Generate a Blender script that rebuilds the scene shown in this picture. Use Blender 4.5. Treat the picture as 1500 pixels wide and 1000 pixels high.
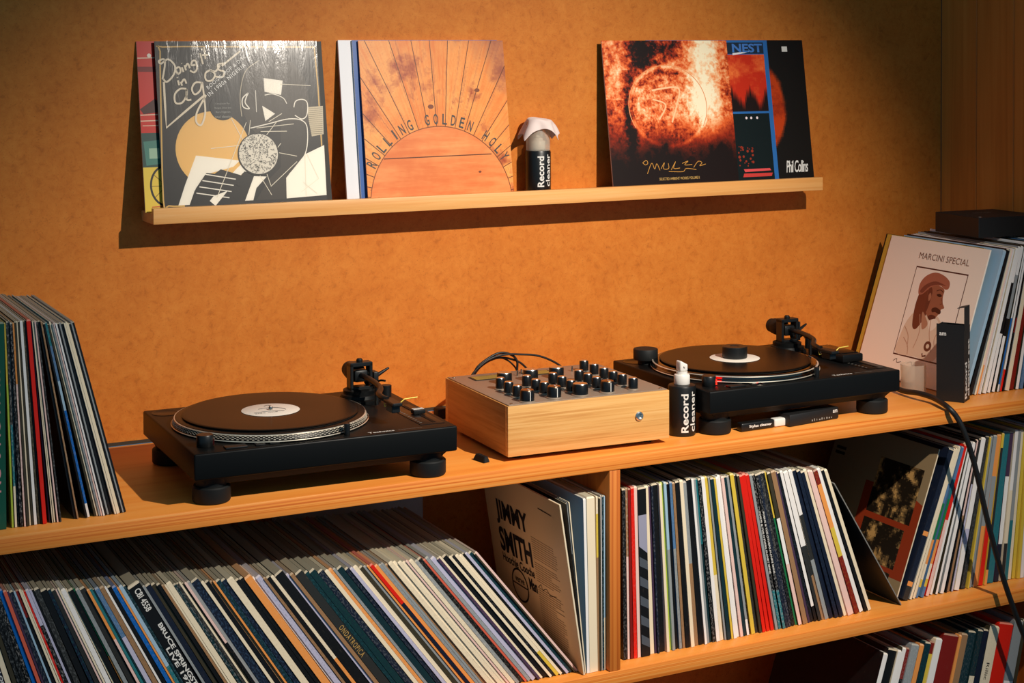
import bpy, bmesh, math, random
from math import sin, cos, tan, pi, radians, atan2, sqrt
from mathutils import Vector, Matrix, Euler, noise as mnoise
random.seed(7)
S = bpy.context.scene
COL = S.collection
for o in list(bpy.data.objects): bpy.data.objects.remove(o)

# ------------------------------------------------------------------ camera
CX, CY, CZ = -0.8876, -2.9944, 0.7244
YAW, PITCH, ROLL, FPX, PPY = 0.4729, 0.0228, -0.0029, 2401.5, 127.29
fw = Vector((sin(YAW)*cos(PITCH), cos(YAW)*cos(PITCH), -sin(PITCH)))
r0 = Vector((cos(YAW), -sin(YAW), 0)); u0 = r0.cross(fw)
rt = r0*cos(ROLL) + u0*sin(ROLL); up = u0*cos(ROLL) - r0*sin(ROLL)
cam = bpy.data.cameras.new('camera'); camo = bpy.data.objects.new('camera', cam); COL.objects.link(camo)
camo.matrix_world = Matrix(((rt.x, up.x, -fw.x, CX), (rt.y, up.y, -fw.y, CY), (rt.z, up.z, -fw.z, CZ), (0, 0, 0, 1)))
cam.sensor_width = 36; cam.lens = FPX/1500*36; cam.sensor_fit = 'HORIZONTAL'
cam.shift_y = -(500-PPY)/1500; cam.clip_start = .05
S.camera = camo

def at(x, y, Y=None, Z=None):          # the world point a pixel sees on the plane y=Y or z=Z
    d = fw + rt*((x-750)/FPX) + up*((PPY-y)/FPX)
    t = (Y-CY)/d.y if Y is not None else (Z-CZ)/d.z
    return Vector((CX, CY, CZ)) + d*t

# ------------------------------------------------------------------ light
W = bpy.data.worlds.new('world'); S.world = W; W.use_nodes = True
W.node_tree.nodes['Background'].inputs[0].default_value = (.22, .51, .76, 1)
W.node_tree.nodes['Background'].inputs[1].default_value = .30
L = bpy.data.lights.new('lamp', 'SPOT'); L.energy = 342; L.color = (1, .90, .78); L.shadow_soft_size = .018
L.spot_size = radians(63); L.spot_blend = 1
lo = bpy.data.objects.new('lamp', L); COL.objects.link(lo); lo.location = (.92, -2.13, 1.64)
lo.rotation_euler = (Vector((.56, -.1, -.22)) - lo.location).to_track_quat('-Z', 'Y').to_euler()
S.view_settings.view_transform = 'Standard'; S.view_settings.look = 'None'
S.view_settings.gamma = 1; S.view_settings.use_curve_mapping = False
S.view_settings.exposure = 0

# ------------------------------------------------------------------ materials
def lin(c):
    return tuple((v/255/12.92 if v/255 <= .04045 else ((v/255+.055)/1.055)**2.4) for v in c)
def mat(name, rgb=(128, 128, 128), rough=.5, metal=0, emit=0, trans=0, coat=0, spec=None, alpha=1, sheen=0):
    m = bpy.data.materials.new(name); m.use_nodes = True
    b = m.node_tree.nodes['Principled BSDF']
    c = lin(rgb)
    b.inputs['Base Color'].default_value = (*c, 1); b.inputs['Roughness'].default_value = rough
    b.inputs['Metallic'].default_value = metal; b.inputs['Coat Weight'].default_value = coat
    b.inputs['Transmission Weight'].default_value = trans
    if sheen: b.inputs['Sheen Weight'].default_value = sheen
    if spec is not None: b.inputs['Specular IOR Level'].default_value = spec
    if emit:
        b.inputs['Emission Color'].default_value = (*c, 1); b.inputs['Emission Strength'].default_value = emit
    return m
def nd(m, t, **k):
    n = m.node_tree.nodes.new(t)
    for a, v in k.items(): setattr(n, a, v)
    return n
def lk(m, a, b): m.node_tree.links.new(a, b)
def ramp(m, fac, stops):
    r = nd(m, 'ShaderNodeValToRGB'); e = r.color_ramp.elements
    while len(e) < len(stops): e.new(.5)
    for i, (p, c) in enumerate(stops): e[i].position = p; e[i].color = (*lin(c), 1)
    lk(m, fac, r.inputs[0]); return r.outputs[0]
def mapped(m, scale, rot=(0, 0, 0), loc=(0, 0, 0)):
    tc = nd(m, 'ShaderNodeTexCoord'); mp = nd(m, 'ShaderNodeMapping')
    mp.inputs['Scale'].default_value = scale; mp.inputs['Rotation'].default_value = rot; mp.inputs['Location'].default_value = loc
    lk(m, tc.outputs['Object'], mp.inputs[0]); return mp.outputs[0]
def noise(m, vec, scale, detail=4, rough=.5, dist=0):
    n = nd(m, 'ShaderNodeTexNoise'); n.inputs['Scale'].default_value = scale; n.inputs['Detail'].default_value = detail
    n.inputs['Roughness'].default_value = rough; n.inputs['Distortion'].default_value = dist
    lk(m, vec, n.inputs['Vector']); return n.outputs['Fac']
def mix(m, f, a, b, mode='MIX'):
    n = nd(m, 'ShaderNodeMix', data_type='RGBA', blend_type=mode)
    for s, v in ((n.inputs['Factor'], f), (n.inputs[6], a), (n.inputs[7], b)):
        if isinstance(v, (int, float)): s.default_value = v
        elif isinstance(v, tuple): s.default_value = (*lin(v), 1)
        else: lk(m, v, s)
    return n.outputs[2]
def bump(m, h, strength, dist=.001):
    b = nd(m, 'ShaderNodeBump'); b.inputs['Strength'].default_value = strength; b.inputs['Distance'].default_value = dist
    lk(m, h, b.inputs['Height']); lk(m, b.outputs[0], m.node_tree.nodes['Principled BSDF'].inputs['Normal'])
def setc(m, c): lk(m, c, m.node_tree.nodes['Principled BSDF'].inputs['Base Color'])

def wood(name, dark, mid, light, scale, rough=.5, knots=False, ring=0, wig=.2):
    m = mat(name, mid, rough)
    v = mapped(m, scale)
    n1 = noise(m, v, 1, 6, .6, wig)
    c = ramp(m, n1, [(.30, dark), (.5, mid), (.70, light)])
    v2 = mapped(m, tuple(s*4 for s in scale)); n2 = noise(m, v2, 1, 3, .6)
    c = mix(m, n2, c, mix(m, .35, c, dark), 'MIX')
    if knots:
        vo = nd(m, 'ShaderNodeTexVoronoi'); vo.inputs['Scale'].default_value = 1
        lk(m, mapped(m, (4, 4.4, 2.2)), vo.inputs['Vector'])
        k = ramp(m, vo.outputs['Distance'], [(0, (255, 255, 255)), (.07, (150, 150, 150)), (.12, (0, 0, 0))])
        c = mix(m, k, c, (70, 32, 12))
    setc(m, c); bump(m, n2, .15, .0006); return m
M_shelf_top = wood('pine_shelf', (226, 130, 48), (240, 152, 64), (246, 170, 86), (1.1, 26, 130), .42, wig=.3)
M_shelf = wood('pine_shelf_edge', (196, 92, 22), (240, 144, 54), (252, 182, 96), (.8, 14, 330), .45, wig=.35)
M_divider = wood('pine_divider', (180, 86, 24), (218, 126, 48), (238, 156, 78), (260, 30, 1.0), .45, wig=.2)
M_ledge = wood('ledge_wood', (222, 152, 80), (236, 172, 100), (242, 186, 120), (3, 30, 120), .45, wig=.5)
M_oak = wood('oak_veneer', (200, 138, 70), (226, 170, 98), (236, 188, 120), (4, 60, 210), .42, wig=.8)
M_pine = wood('pine_panel', (176, 100, 34), (212, 132, 50), (226, 152, 66), (22, 22, .9), .55, knots=True, wig=.4)

def hardboard():
    m = mat('hardboard', (190, 100, 40), .55, spec=.25)
    v = mapped(m, (1, 1, 1))
    a = noise(m, v, 9, 9, .7); b = noise(m, v, 70, 6, .7, .6); f = noise(m, v, 330, 2, .6)
    c = ramp(m, a, [(.28, (182, 97, 29)), (.5, (202, 115, 38)), (.72, (216, 133, 53))])
    c2 = ramp(m, b, [(.30, (144, 74, 22)), (.44, (200, 113, 38)), (.62, (214, 132, 52))])
    c = mix(m, .42, c, c2)
    fl = ramp(m, f, [(.30, (255, 255, 255)), (.38, (0, 0, 0))])
    c = mix(m, mix(m, .6, fl, (0, 0, 0)), c, (110, 54, 18))
    setc(m, c); bump(m, b, .12, .0008); return m
M_wall = hardboard()

def sleeve_mat():
    m = mat('printed_card', rough=.42, spec=.4)
    a = nd(m, 'ShaderNodeAttribute', attribute_name='Col'); k = nd(m, 'ShaderNodeAttribute', attribute_name='Ink')
    oi = nd(m, 'ShaderNodeObjectInfo')
    tc = nd(m, 'ShaderNodeTexCoord'); mp = nd(m, 'ShaderNodeMapping'); mp.inputs['Scale'].default_value = (420, 60, 190)
    lk(m, tc.outputs['Object'], mp.inputs[0])
    cb = nd(m, 'ShaderNodeCombineXYZ'); mu = nd(m, 'ShaderNodeMath', operation='MULTIPLY'); mu.inputs[1].default_value = 90
    lk(m, oi.outputs['Random'], mu.inputs[0]); lk(m, mu.outputs[0], cb.inputs[2]); lk(m, mu.outputs[0], cb.inputs[0])
    ad = nd(m, 'ShaderNodeVectorMath', operation='ADD'); lk(m, mp.outputs[0], ad.inputs[0]); lk(m, cb.outputs[0], ad.inputs[1])
    f = noise(m, ad.outputs[0], 1, 2, .6)
    st = ramp(m, f, [(.50, (0, 0, 0)), (.60, (190, 190, 190))])
    mm = nd(m, 'ShaderNodeMath', operation='MULTIPLY'); lk(m, st, mm.inputs[0]); lk(m, a.outputs['Alpha'], mm.inputs[1])
    c = mix(m, mm.outputs[0], a.outputs['Color'], k.outputs['Color'])
    mp2 = nd(m, 'ShaderNodeMapping'); mp2.inputs['Scale'].default_value = (160, 90, 60)
    lk(m, tc.outputs['Object'], mp2.inputs[0]); ad2 = nd(m, 'ShaderNodeVectorMath', operation='ADD')
    lk(m, mp2.outputs[0], ad2.inputs[0]); lk(m, cb.outputs[0], ad2.inputs[1])
    w = noise(m, ad2.outputs[0], 1, 5, .7)
    ws = ramp(m, w, [(.60, (0, 0, 0)), (.74, (120, 120, 120))])
    c = mix(m, ws, c, mix(m, .45, c, (190, 170, 140)))
    setc(m, c); return m
M_card = sleeve_mat()
def print_mat(name, rough=.4, coat=0):
    m = mat(name, rough=rough, coat=coat, spec=.25)
    a = nd(m, 'ShaderNodeAttribute', attribute_name='Col'); setc(m, a.outputs['Color']); return m
M_print = print_mat('cover_print', .38)
M_black = mat('satin_black_metal', (14, 15, 15), .42, spec=.16)
M_blackp = mat('black_plastic', (17, 18, 18), .38)
M_rubber = mat('black_rubber', (20, 22, 22), .6, spec=.3)
M_box = mat('black_card', (17, 17, 17), .55)
M_white = mat('white_plastic', (225, 220, 212), .4)
M_ink = mat('white_ink', (228, 224, 216), .5)
M_grey = mat('grey_ink', (150, 148, 140), .5)
M_gold = mat('gold_ink', (190, 150, 80), .4)
M_blk_ink = mat('black_ink', (22, 18, 16), .5)
M_pink = mat('pink_ink', (226, 150, 150), .5)
M_steel = mat('steel', (190, 185, 175), .22, 1)
M_chrome = mat('chrome', (232, 228, 220), .28, 1)
M_alu = mat('brushed_aluminium_plate', (168, 150, 132), .45, .55)
M_knob = mat('knob_black', (14, 14, 15), .3)
M_cable = mat('cable_rubber', (20, 20, 20), .5)
M_yellow = mat('brass_finger_lift', (236, 206, 90), .35, .2)
M_red = mat('strobe_red', (255, 20, 10), .4, emit=9)
M_dark = mat('dark_gap', (48, 40, 30), .8)
M_glassd = mat('display_glass', (44, 42, 26), .15)
M_cloth = mat('white_microfibre', (226, 206, 198), .9, sheen=.4)
def frosted():
    m = mat('frosted_plastic', (240, 230, 215), .3); nt = m.node_tree; b = nt.nodes['Principled BSDF']
    tr = nd(m, 'ShaderNodeBsdfTransparent'); tr.inputs[0].default_value = (.96, .94, .90, 1); tl = nd(m, 'ShaderNodeBsdfTranslucent'); tl.inputs[0].default_value = (.9, .84, .76, 1)
    a = nd(m, 'ShaderNodeMixShader'); a.inputs[0].default_value = .5; lk(m, b.outputs[0], a.inputs[1]); lk(m, tl.outputs[0], a.inputs[2])
    x = nd(m, 'ShaderNodeMixShader'); x.inputs[0].default_value = .34; lk(m, tr.outputs[0], x.inputs[1]); lk(m, a.outputs[0], x.inputs[2])
    lk(m, x.outputs[0], nt.nodes['Material Output'].inputs[0]); return m
M_frost = frosted()
def vinyl():
    m = mat('vinyl', (13, 12, 11), .30, spec=.14)
    tc = nd(m, 'ShaderNodeTexCoord'); g = nd(m, 'ShaderNodeTexWave', wave_type='RINGS', rings_direction='Z')
    g.inputs['Scale'].default_value = 160; lk(m, tc.outputs['Object'], g.inputs['Vector']); bump(m, g.outputs['Fac'], .10, .0003)
    return m
M_vinyl = vinyl()
def shrink():
    m = mat('shrink_wrap', (250, 250, 250), .12, trans=1); b = m.node_tree.nodes['Principled BSDF']
    nt = m.node_tree; tr = nd(m, 'ShaderNodeBsdfTransparent'); gl = nd(m, 'ShaderNodeBsdfGlossy'); gl.inputs['Roughness'].default_value = .10
    mx = nd(m, 'ShaderNodeMixShader'); fr = nd(m, 'ShaderNodeFresnel'); fr.inputs[0].default_value = 1.40
    v = mapped(m, (42, 30, 6), rot=(0, .25, 0)); n = noise(m, v, 1, 5, .65, .8)
    bp = nd(m, 'ShaderNodeBump'); bp.inputs['Strength'].default_value = .2; bp.inputs['Distance'].default_value = .003
    lk(m, n, bp.inputs['Height']); lk(m, bp.outputs[0], gl.inputs['Normal']); lk(m, bp.outputs[0], fr.inputs['Normal'])
    lk(m, fr.outputs[0], mx.inputs[0]); lk(m, tr.outputs[0], mx.inputs[1]); lk(m, gl.outputs[0], mx.inputs[2])
    lk(m, mx.outputs[0], nt.nodes['Material Output'].inputs[0]); return m
M_shrink = shrink()

# ------------------------------------------------------------------ helpers
def tag(o, label=None, cat=None, group=None, kind=None):
    if label: o['label'] = label
    if cat: o['category'] = cat
    if group: o['group'] = group
    if kind: o['kind'] = kind
    return o
def link(name, me, m=None, parent=None, loc=(0, 0, 0), rot=(0, 0, 0)):
    o = bpy.data.objects.new(name, me); COL.objects.link(o)
    if m is not None and me is not None:
        for q in (m if isinstance(m, (list, tuple)) else [m]): me.materials.append(q)
    o.location = loc; o.rotation_euler = rot
    if parent is not None: o.parent = parent
    return o
def empty(name, loc=(0, 0, 0), rot=(0, 0, 0)):
    o = bpy.data.objects.new(name, None); COL.objects.link(o); o.location = loc; o.rotation_euler = rot
    o.empty_display_size = .05; return o
def tomesh(bm, name='mesh', smooth=False, angle=35):
    bmesh.ops.recalc_face_normals(bm, faces=bm.faces)
    if smooth:
        for f in bm.faces: f.smooth = True
        for e in bm.edges:
            if len(e.link_faces) == 2 and e.calc_face_angle(0) > radians(angle): e.smooth = False
    me = bpy.data.meshes.new(name); bm.to_mesh(me); bm.free(); return me
def bbox(bm, x0, x1, y0, y1, z0, z1, bev=0, seg=2):
    r = bmesh.ops.create_cube(bm, size=1)
    vs = r['verts']
    for v in vs:
        v.co = Vector(((x0+x1)/2+v.co.x*(x1-x0), (y0+y1)/2+v.co.y*(y1-y0), (z0+z1)/2+v.co.z*(z1-z0)))
    if bev:
        es = list({e for v in vs for e in v.link_edges})
        bmesh.ops.bevel(bm, geom=es, offset=bev, segments=seg, affect='EDGES', profile=.5)
    return bm
def box(name, dims, m, parent=None, bev=0, loc=(0, 0, 0), rot=(0, 0, 0), seg=2):
    bm = bmesh.new(); bbox(bm, *dims, bev, seg); return link(name, tomesh(bm, name, bool(bev)), m, parent, loc, rot)
def lathe_bm(bm, prof, n=48, cx=0, cy=0, axis='z'):
    rings = []
    for r, z in prof:
        ring = []
        for i in range(n):
            a = 2*pi*i/n
            p = (cx+r*cos(a), cy+r*sin(a), z) if axis == 'z' else (cx+r*cos(a), z, cy+r*sin(a))
            ring.append(bm.verts.new(p))
        rings.append(ring)
    for a, b in zip(rings, rings[1:]):
        for i in range(n): bm.faces.new((a[i], a[(i+1) % n], b[(i+1) % n], b[i]))
    if prof[0][0] > 1e-6: bm.faces.new(list(reversed(rings[0])))
    if prof[-1][0] > 1e-6: bm.faces.new(rings[-1])
    return bm
def lathe(name, prof, m, parent=None, loc=(0, 0, 0), n=48, rot=(0, 0, 0)):
    bm = bmesh.new(); lathe_bm(bm, prof, n); return link(name, tomesh(bm, name, True), m, parent, loc, rot)
def catmull(P, n=8):
    P = [Vector(p) for p in P]; out = []
    for i in range(len(P)-1):
        a, b, c, d = P[max(i-1, 0)], P[i], P[i+1], P[min(i+2, len(P)-1)]
        for k in range(n):
            t = k/n
            out.append(.5*((2*b)+(c-a)*t+(2*a-5*b+4*c-d)*t*t+(3*b-a-3*c+d)*t**3))
    out.append(P[-1]); return out
def tube_bm(bm, pts, r, n=10):
    pts = [Vector(p) for p in pts]; rings = []; nrm = None
    for i, p in enumerate(pts):
        t = (pts[min(i+1, len(pts)-1)]-pts[max(i-1, 0)]).normalized()
        if nrm is None: nrm = t.orthogonal().normalized()
        nrm = (nrm - t*nrm.dot(t)).normalized(); bi = t.cross(nrm)
        if isinstance(r, (list, tuple)):
            q = i/(len(pts)-1)*(len(r)-1); j = min(int(q), len(r)-2); rr = r[j]+(r[j+1]-r[j])*(q-j)
        else: rr = r
        rings.append([bm.verts.new(p+nrm*cos(2*pi*k/n)*rr+bi*sin(2*pi*k/n)*rr) for k in range(n)])
    for a, b in zip(rings, rings[1:]):
        for k in range(n): bm.faces.new((a[k], a[(k+1) % n], b[(k+1) % n], b[k]))
    bm.faces.new(list(reversed(rings[0]))); bm.faces.new(rings[-1]); return bm
def tube(name, pts, r, m, parent=None, smooth_n=8, n=10):
    bm = bmesh.new(); tube_bm(bm, catmull(pts, smooth_n) if smooth_n else pts, r, n)
    return link(name, tomesh(bm, name, True, 60), m, parent)
_tc = {}
def text_mesh(s, off=0., ext=0., spacing=1.):
    k = (s, off, ext, spacing)
    if k in _tc: return _tc[k].copy()
    cu = bpy.data.curves.new('t', 'FONT'); cu.body = s; cu.size = 1; cu.offset = off; cu.extrude = ext; cu.space_character = spacing
    cu.resolution_u = 3
    o = bpy.data.objects.new('t', cu); COL.objects.link(o)
    dg = bpy.context.evaluated_depsgraph_get(); me = bpy.data.meshes.new_from_object(o.evaluated_get(dg))
    bpy.data.objects.remove(o); me.materials.clear(); _tc[k] = me; return me.copy()
def text(s, m, parent, origin, xdir, ydir, width=None, height=None, off=0., name='lettering', spacing=1., shear=0.):
    """flat lettering: origin = lower-left, xdir = reading direction, ydir = up, in the parent's frame"""
    me = text_mesh(s, off, 0, spacing)
    xs = [v.co.x for v in me.vertices]; ys = [v.co.y for v in me.vertices]
    x0, x1, y0, y1 = min(xs), max(xs), min(ys), max(ys)
    sx = (width/(x1-x0)) if width else height/(y1-y0); sy = (height/(y1-y0)) if height else sx
    X, Y, O = Vector(xdir).normalized(), Vector(ydir).normalized(), Vector(origin)
    for v in me.vertices:
        a = (v.co.x-x0)*sx; b = (v.co.y-y0)*sy; v.co = O + X*(a+shear*b) + Y*b
    return link(name, me, m, parent)
def colour_mesh(name, verts, faces, cols, m, parent=None):
    me = bpy.data.meshes.new(name); me.from_pydata(verts, [], faces)
    ca = me.color_attributes.new('Col', 'FLOAT_COLOR', 'CORNER'); i = 0; buf = []
    for f, c in zip(faces, cols):
        for _ in f: buf += [c[0], c[1], c[2], c[3] if len(c) > 3 else 1]
    ca.data.foreach_set('color', buf); return link(name, me, m, parent)

# ------------------------------------------------------------------ the setting
SD, ST, LS = .4836, .0274, -.3898         # shelf depth, board thickness, lower shelf level
WX = 1.786
def struct(name, dims, m, bev=0):
    o = box(name, dims, m, bev=bev); o['kind'] = 'structure'; return o
struct('wall_back', (-2.2, WX, 0, .03, .0, 1.9), M_wall)
struct('wall_back', (-2.2, WX, -.001, .03, -1.35, -.0275), M_wall)
tag(struct('gap_shade_1', (-2.2, WX, -.0035, -.0002, .0005, .0065), mat('gap_shade_grey', (50, 42, 30), .7)), 'thin dark strip standing in for the shaded gap between wide shelf and wall', 'gap_shade')  # dark strip added in place of the shaded gap between board and wall
struct('floor', (-2.6, 3.2, -3.6, .03, -1.42, -1.35), mat('dark_floor', (60, 52, 46), .6))
wr = empty('wall_right'); wr['kind'] = 'structure'
for i in range(6):
    y1 = -.0012 - i*.118; box('plank', (WX+.0004, WX+.022, y1-.1168, y1, -1.35, 1.9), M_pine, wr, .001, seg=1)
box('backing', (WX+.0225, WX+.03, -.74, .03, -1.35, 1.9), M_dark, wr)

# shelving unit
su = empty('shelving_unit', (.3, -SD/2, -1.34)); tag(su, 'orange pine record shelving unit with two long boards and an upright divider', 'shelf')
def spart(name, d, m, label=None, bev=.0015):
    o = box(name, d, m, su, bev); o.location = -Vector(su.location)
    if label: o['label'] = label
    return o
X0, X1 = -1.9, WX-.002
def board(z, lab):
    spart('shelf_board', (X0, X1, -SD+.004, -.004, z-ST+.0003, z), M_shelf_top, lab)
    spart('board_edging', (X0, X1, -SD, -SD+.0039, z-ST, z), M_shelf)
board(0, 'wide top board holding the turntables'); board(LS, 'lower board below the turntables'); board(2*LS, 'lowest board, mostly out of view')
DV = .591
for x in (-1.3, DV, X1-.024):
    for z1, z0 in ((-ST-.0003, LS+.0003), (LS-ST-.0003, 2*LS+.0003)):
        spart('divider', (x, x+.0225, -SD+.0012, -.004, z0, z1), M_divider)
spart('divider', (-1.3, -1.2775, -SD+.0012, -.004, -1.34, 2*LS-ST-.0003), M_divider); spart('divider', (DV, DV+.0225, -SD+.0012, -.004, -1.34, 2*LS-ST-.0003), M_divider)
spart('divider', (X1-.024, X1-.0015, -SD+.0012, -.004, -1.34, 2*LS-ST-.0003), M_divider)

# picture ledge
LX0, LX1, LY, LZ, LT = -.1231, 1.3733, -.0843, .4402, .0287
le = empty('picture_ledge', (.62, -.04, LZ-LT)); tag(le, 'long narrow pale wooden picture ledge on the wall, holding record covers', 'shelf')
def lp(name, d, m, bev=.0012):
    o = box(name, d, m, le, bev); o.location = -Vector(le.location); return o
lp('ledge_board', (LX0, LX1, LY+.0142, -.0004, LZ-LT, LZ-.0095), M_ledge)
lp('front_lip', (LX0, LX1, LY, LY+.014, LZ-LT, LZ), M_ledge)
LF = LZ-.0095                              # level the covers stand on

# ------------------------------------------------------------------ record sleeves in rows
C = dict(k=(16, 16, 17), K=(44, 44, 42), n=(20, 28, 46), t=(16, 46, 52), T=(34, 112, 120), b=(84, 120, 158), B=(8, 96, 176),
         w=(240, 234, 228), c=(238, 220, 188), y=(220, 188, 66), o=(238, 152, 76), r=(222, 30, 12), R=(124, 24, 16), g=(30, 116, 70),
         e=(176, 196, 66), G=(146, 150, 150), s=(156, 118, 82), p=(236, 198, 186), v=(190, 186, 208), d=(60, 54, 38), l=(158, 188, 208),
         P=(70, 50, 74), m=(214, 96, 72), L=(18, 82, 62))
NAME = dict(k='black', K='charcoal', n='navy', t='dark teal', T='teal', b='dusty blue', B='bright blue', w='white', c='cream', y='yellow',
            o='orange', r='bright red', R='dark red', g='green', e='lime', G='grey', s='brown', p='pale pink', v='lavender', d='dark olive',
            l='pale blue', P='purple', m='salmon', L='deep green')
CL = {k: lin(v) for k, v in C.items()}
def sleeve_mesh(t, bands, ink, amt, cover, h=.315, d=.315):
    """thin card sleeve: x thickness, y depth (spine at y=0), z height; the spine is cut into its printed bands"""
    V, F, K, I = [], [], [], []
    ch = min(.0028, t*.45); zs = [0]
    tot = []
    for f, c in bands: tot.append((h*(1-f), c))          # bottoms of bands, from the top
    cuts = sorted({0.0, h-ch} | {z for z, _ in tot if 0 < z < h-ch})
    def colat(z):
        for zb, c in tot:
            if z >= zb-1e-9: return c
        return tot[-1][1]
    base = len(V)
    for z in cuts: V += [(0, 0, z), (t, 0, z)]
    for i in range(len(cuts)-1):
        a = 2*i; F.append((a, a+1, a+3, a+2)); c = colat((cuts[i]+cuts[i+1])/2)
        K.append((*CL[c], amt)); I.append(CL[ink] if ink else CL[c])
    n = len(V); V += [(t*.10, .0022, h), (t*.90, .0022, h), (0, d, 0), (t, d, 0), (t*.90, d, h), (t*.10, d, h)]
    tl, tr = n-2, n-1; ftl, ftr, bl, br, btr, btl = n, n+1, n+2, n+3, n+4, n+5
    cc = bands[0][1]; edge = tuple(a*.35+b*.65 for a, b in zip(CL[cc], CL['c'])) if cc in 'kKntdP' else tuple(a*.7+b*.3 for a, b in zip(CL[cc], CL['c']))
    cov = CL[cover]
    def add(f, c): F.append(f); K.append((*c, 0)); I.append(c)
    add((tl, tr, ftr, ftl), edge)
    add((ftl, ftr, btr, btl), tuple(x*k_ for x, k_ in zip(edge, (.60, .66, .68))))  # top edges darkened and cooled, shade put into their colour
    add((0, 1, br, bl), cov); add((bl, br, btr, btl), cov)
    add(tuple([2*i for i in range(len(cuts))]+[ftl, btl, bl]), cov)
    add(tuple([2*i+1 for i in range(len(cuts))]+[ftr, btr, br]), cov)
    me = bpy.data.meshes.new('record_sleeve'); me.from_pydata(V, [], F)
    ca = me.color_attributes.new('Col', 'FLOAT_COLOR', 'CORNER'); ci = me.color_attributes.new('Ink', 'FLOAT_COLOR', 'CORNER')
    b1, b2 = [], []
    for f, k, i in zip(F, K, I):
        for _ in f: b1 += list(k); b2 += [*i, 1]
    ca.data.foreach_set('color', b1); ci.data.foreach_set('color', b2)
    bm = bmesh.new(); bm.from_mesh(me); bmesh.ops.recalc_face_normals(bm, faces=bm.faces); bm.to_mesh(me); bm.free()
    me.materials.append(M_card); return me
def parse(s):
    out = []
    for tok in s.split():
        q = tok.split(':'); w = float(q[0]); bs = []
        for i, b in enumerate(q[1].split(',')):
            c, f = (b.split('@')+['1'])[:2]; bs.append((float(f), c))
        bs[-1] = (1.0, bs[-1][1])
        ink = q[2] if len(q) > 2 and q[2] else None; amt = float(q[3]) if len(q) > 3 else (.75 if ink else 0)
        out.append((w, bs, ink, amt))
    return out
def interp(tab, x):
    if x <= tab[0][0]: return tab[0][1]
    for (a, p), (b, q) in zip(tab, tab[1:]):
        if x <= b: return p+(q-p)*(x-a)/(b-a)
    return tab[-1][1]
def ordn(n): return str(n)+({1: 'st', 2: 'nd', 3: 'rd'}.get(n % 10, 'th') if n % 100 not in (11, 12, 13) else 'th')
ALL = {}; TOK = {}
def row(key, spec, x_start, scan, slope, yf, z0, where, group, jit=.006, hj=.002, gapf=.0003, sgn=1, x_end=None, first=1, covers=None):
    """one row of records: spec gives each spine's width along the scan line; slope = dx/dy of the spines there"""
    x = x_start; items = parse(spec); out = []; TOK[key] = spec.split()
    if x_end:
        kk = (x_end-x_start)/sum(i[0] for i in items); items = [(i[0]*kk, *i[1:]) for i in items]
    edges = [x]
    for it in items: x += it[0]; edges.append(x)
    geo = []
    for e in edges:
        y = interp(scan, e); s = interp(slope, e)
        P = at(e, y, Y=yf); Q = at(e+s*30, y+30, Y=yf)
        th = atan2(P.x-Q.x, P.z-Q.z)                # lean of the spine, + = top to the right
        xb = P.x - tan(th)*(P.z-z0); geo.append((xb, th))
    last_xb = -9
    for i, (w, bs, ink, amt) in enumerate(items):
        xb, th = geo[i]; xn, thn = geo[i+1]
        # widths at base and at scan height: keep the slab inside its slot at both ends
        Hh = .305*cos(th)
        top = (xn+tan(thn)*Hh)-(xb+tan(th)*Hh); t = max(.0011, min(xn-xb, top)*cos(th)-gapf)
        lift = 0
        if th > 0: lift = t*sin(th); xb += lift*tan(th)
        cov = bs[0][1] if bs[0][1] not in 'cw' else random.choice('cGwdk')
        amt = amt*.55
        if covers and i in covers: cov = covers[i]
        h = .3145+random.uniform(-hj, hj)
        me = sleeve_mesh(t, bs, ink, amt, cov, h)
        o = link('record_sleeve', me, None, None, (xb+.00012, yf+random.uniform(-.001, jit), z0+lift+.0003), (0, th, 0))
        k1 = NAME[bs[len(bs)//2][1]]; nb = items[i-1][1][0][1] if i else None
        lab = f"{k1} record{' with small print' if ink else ''}, {ordn(i+first)} from left {where}"
        if nb and not ink: lab = f"{k1} record right of {NAME[nb]} one, {ordn(i+first)} from left {where}"
        tag(o, lab, 'record', group); out.append(o)
    ALL[key] = out; return out

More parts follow.
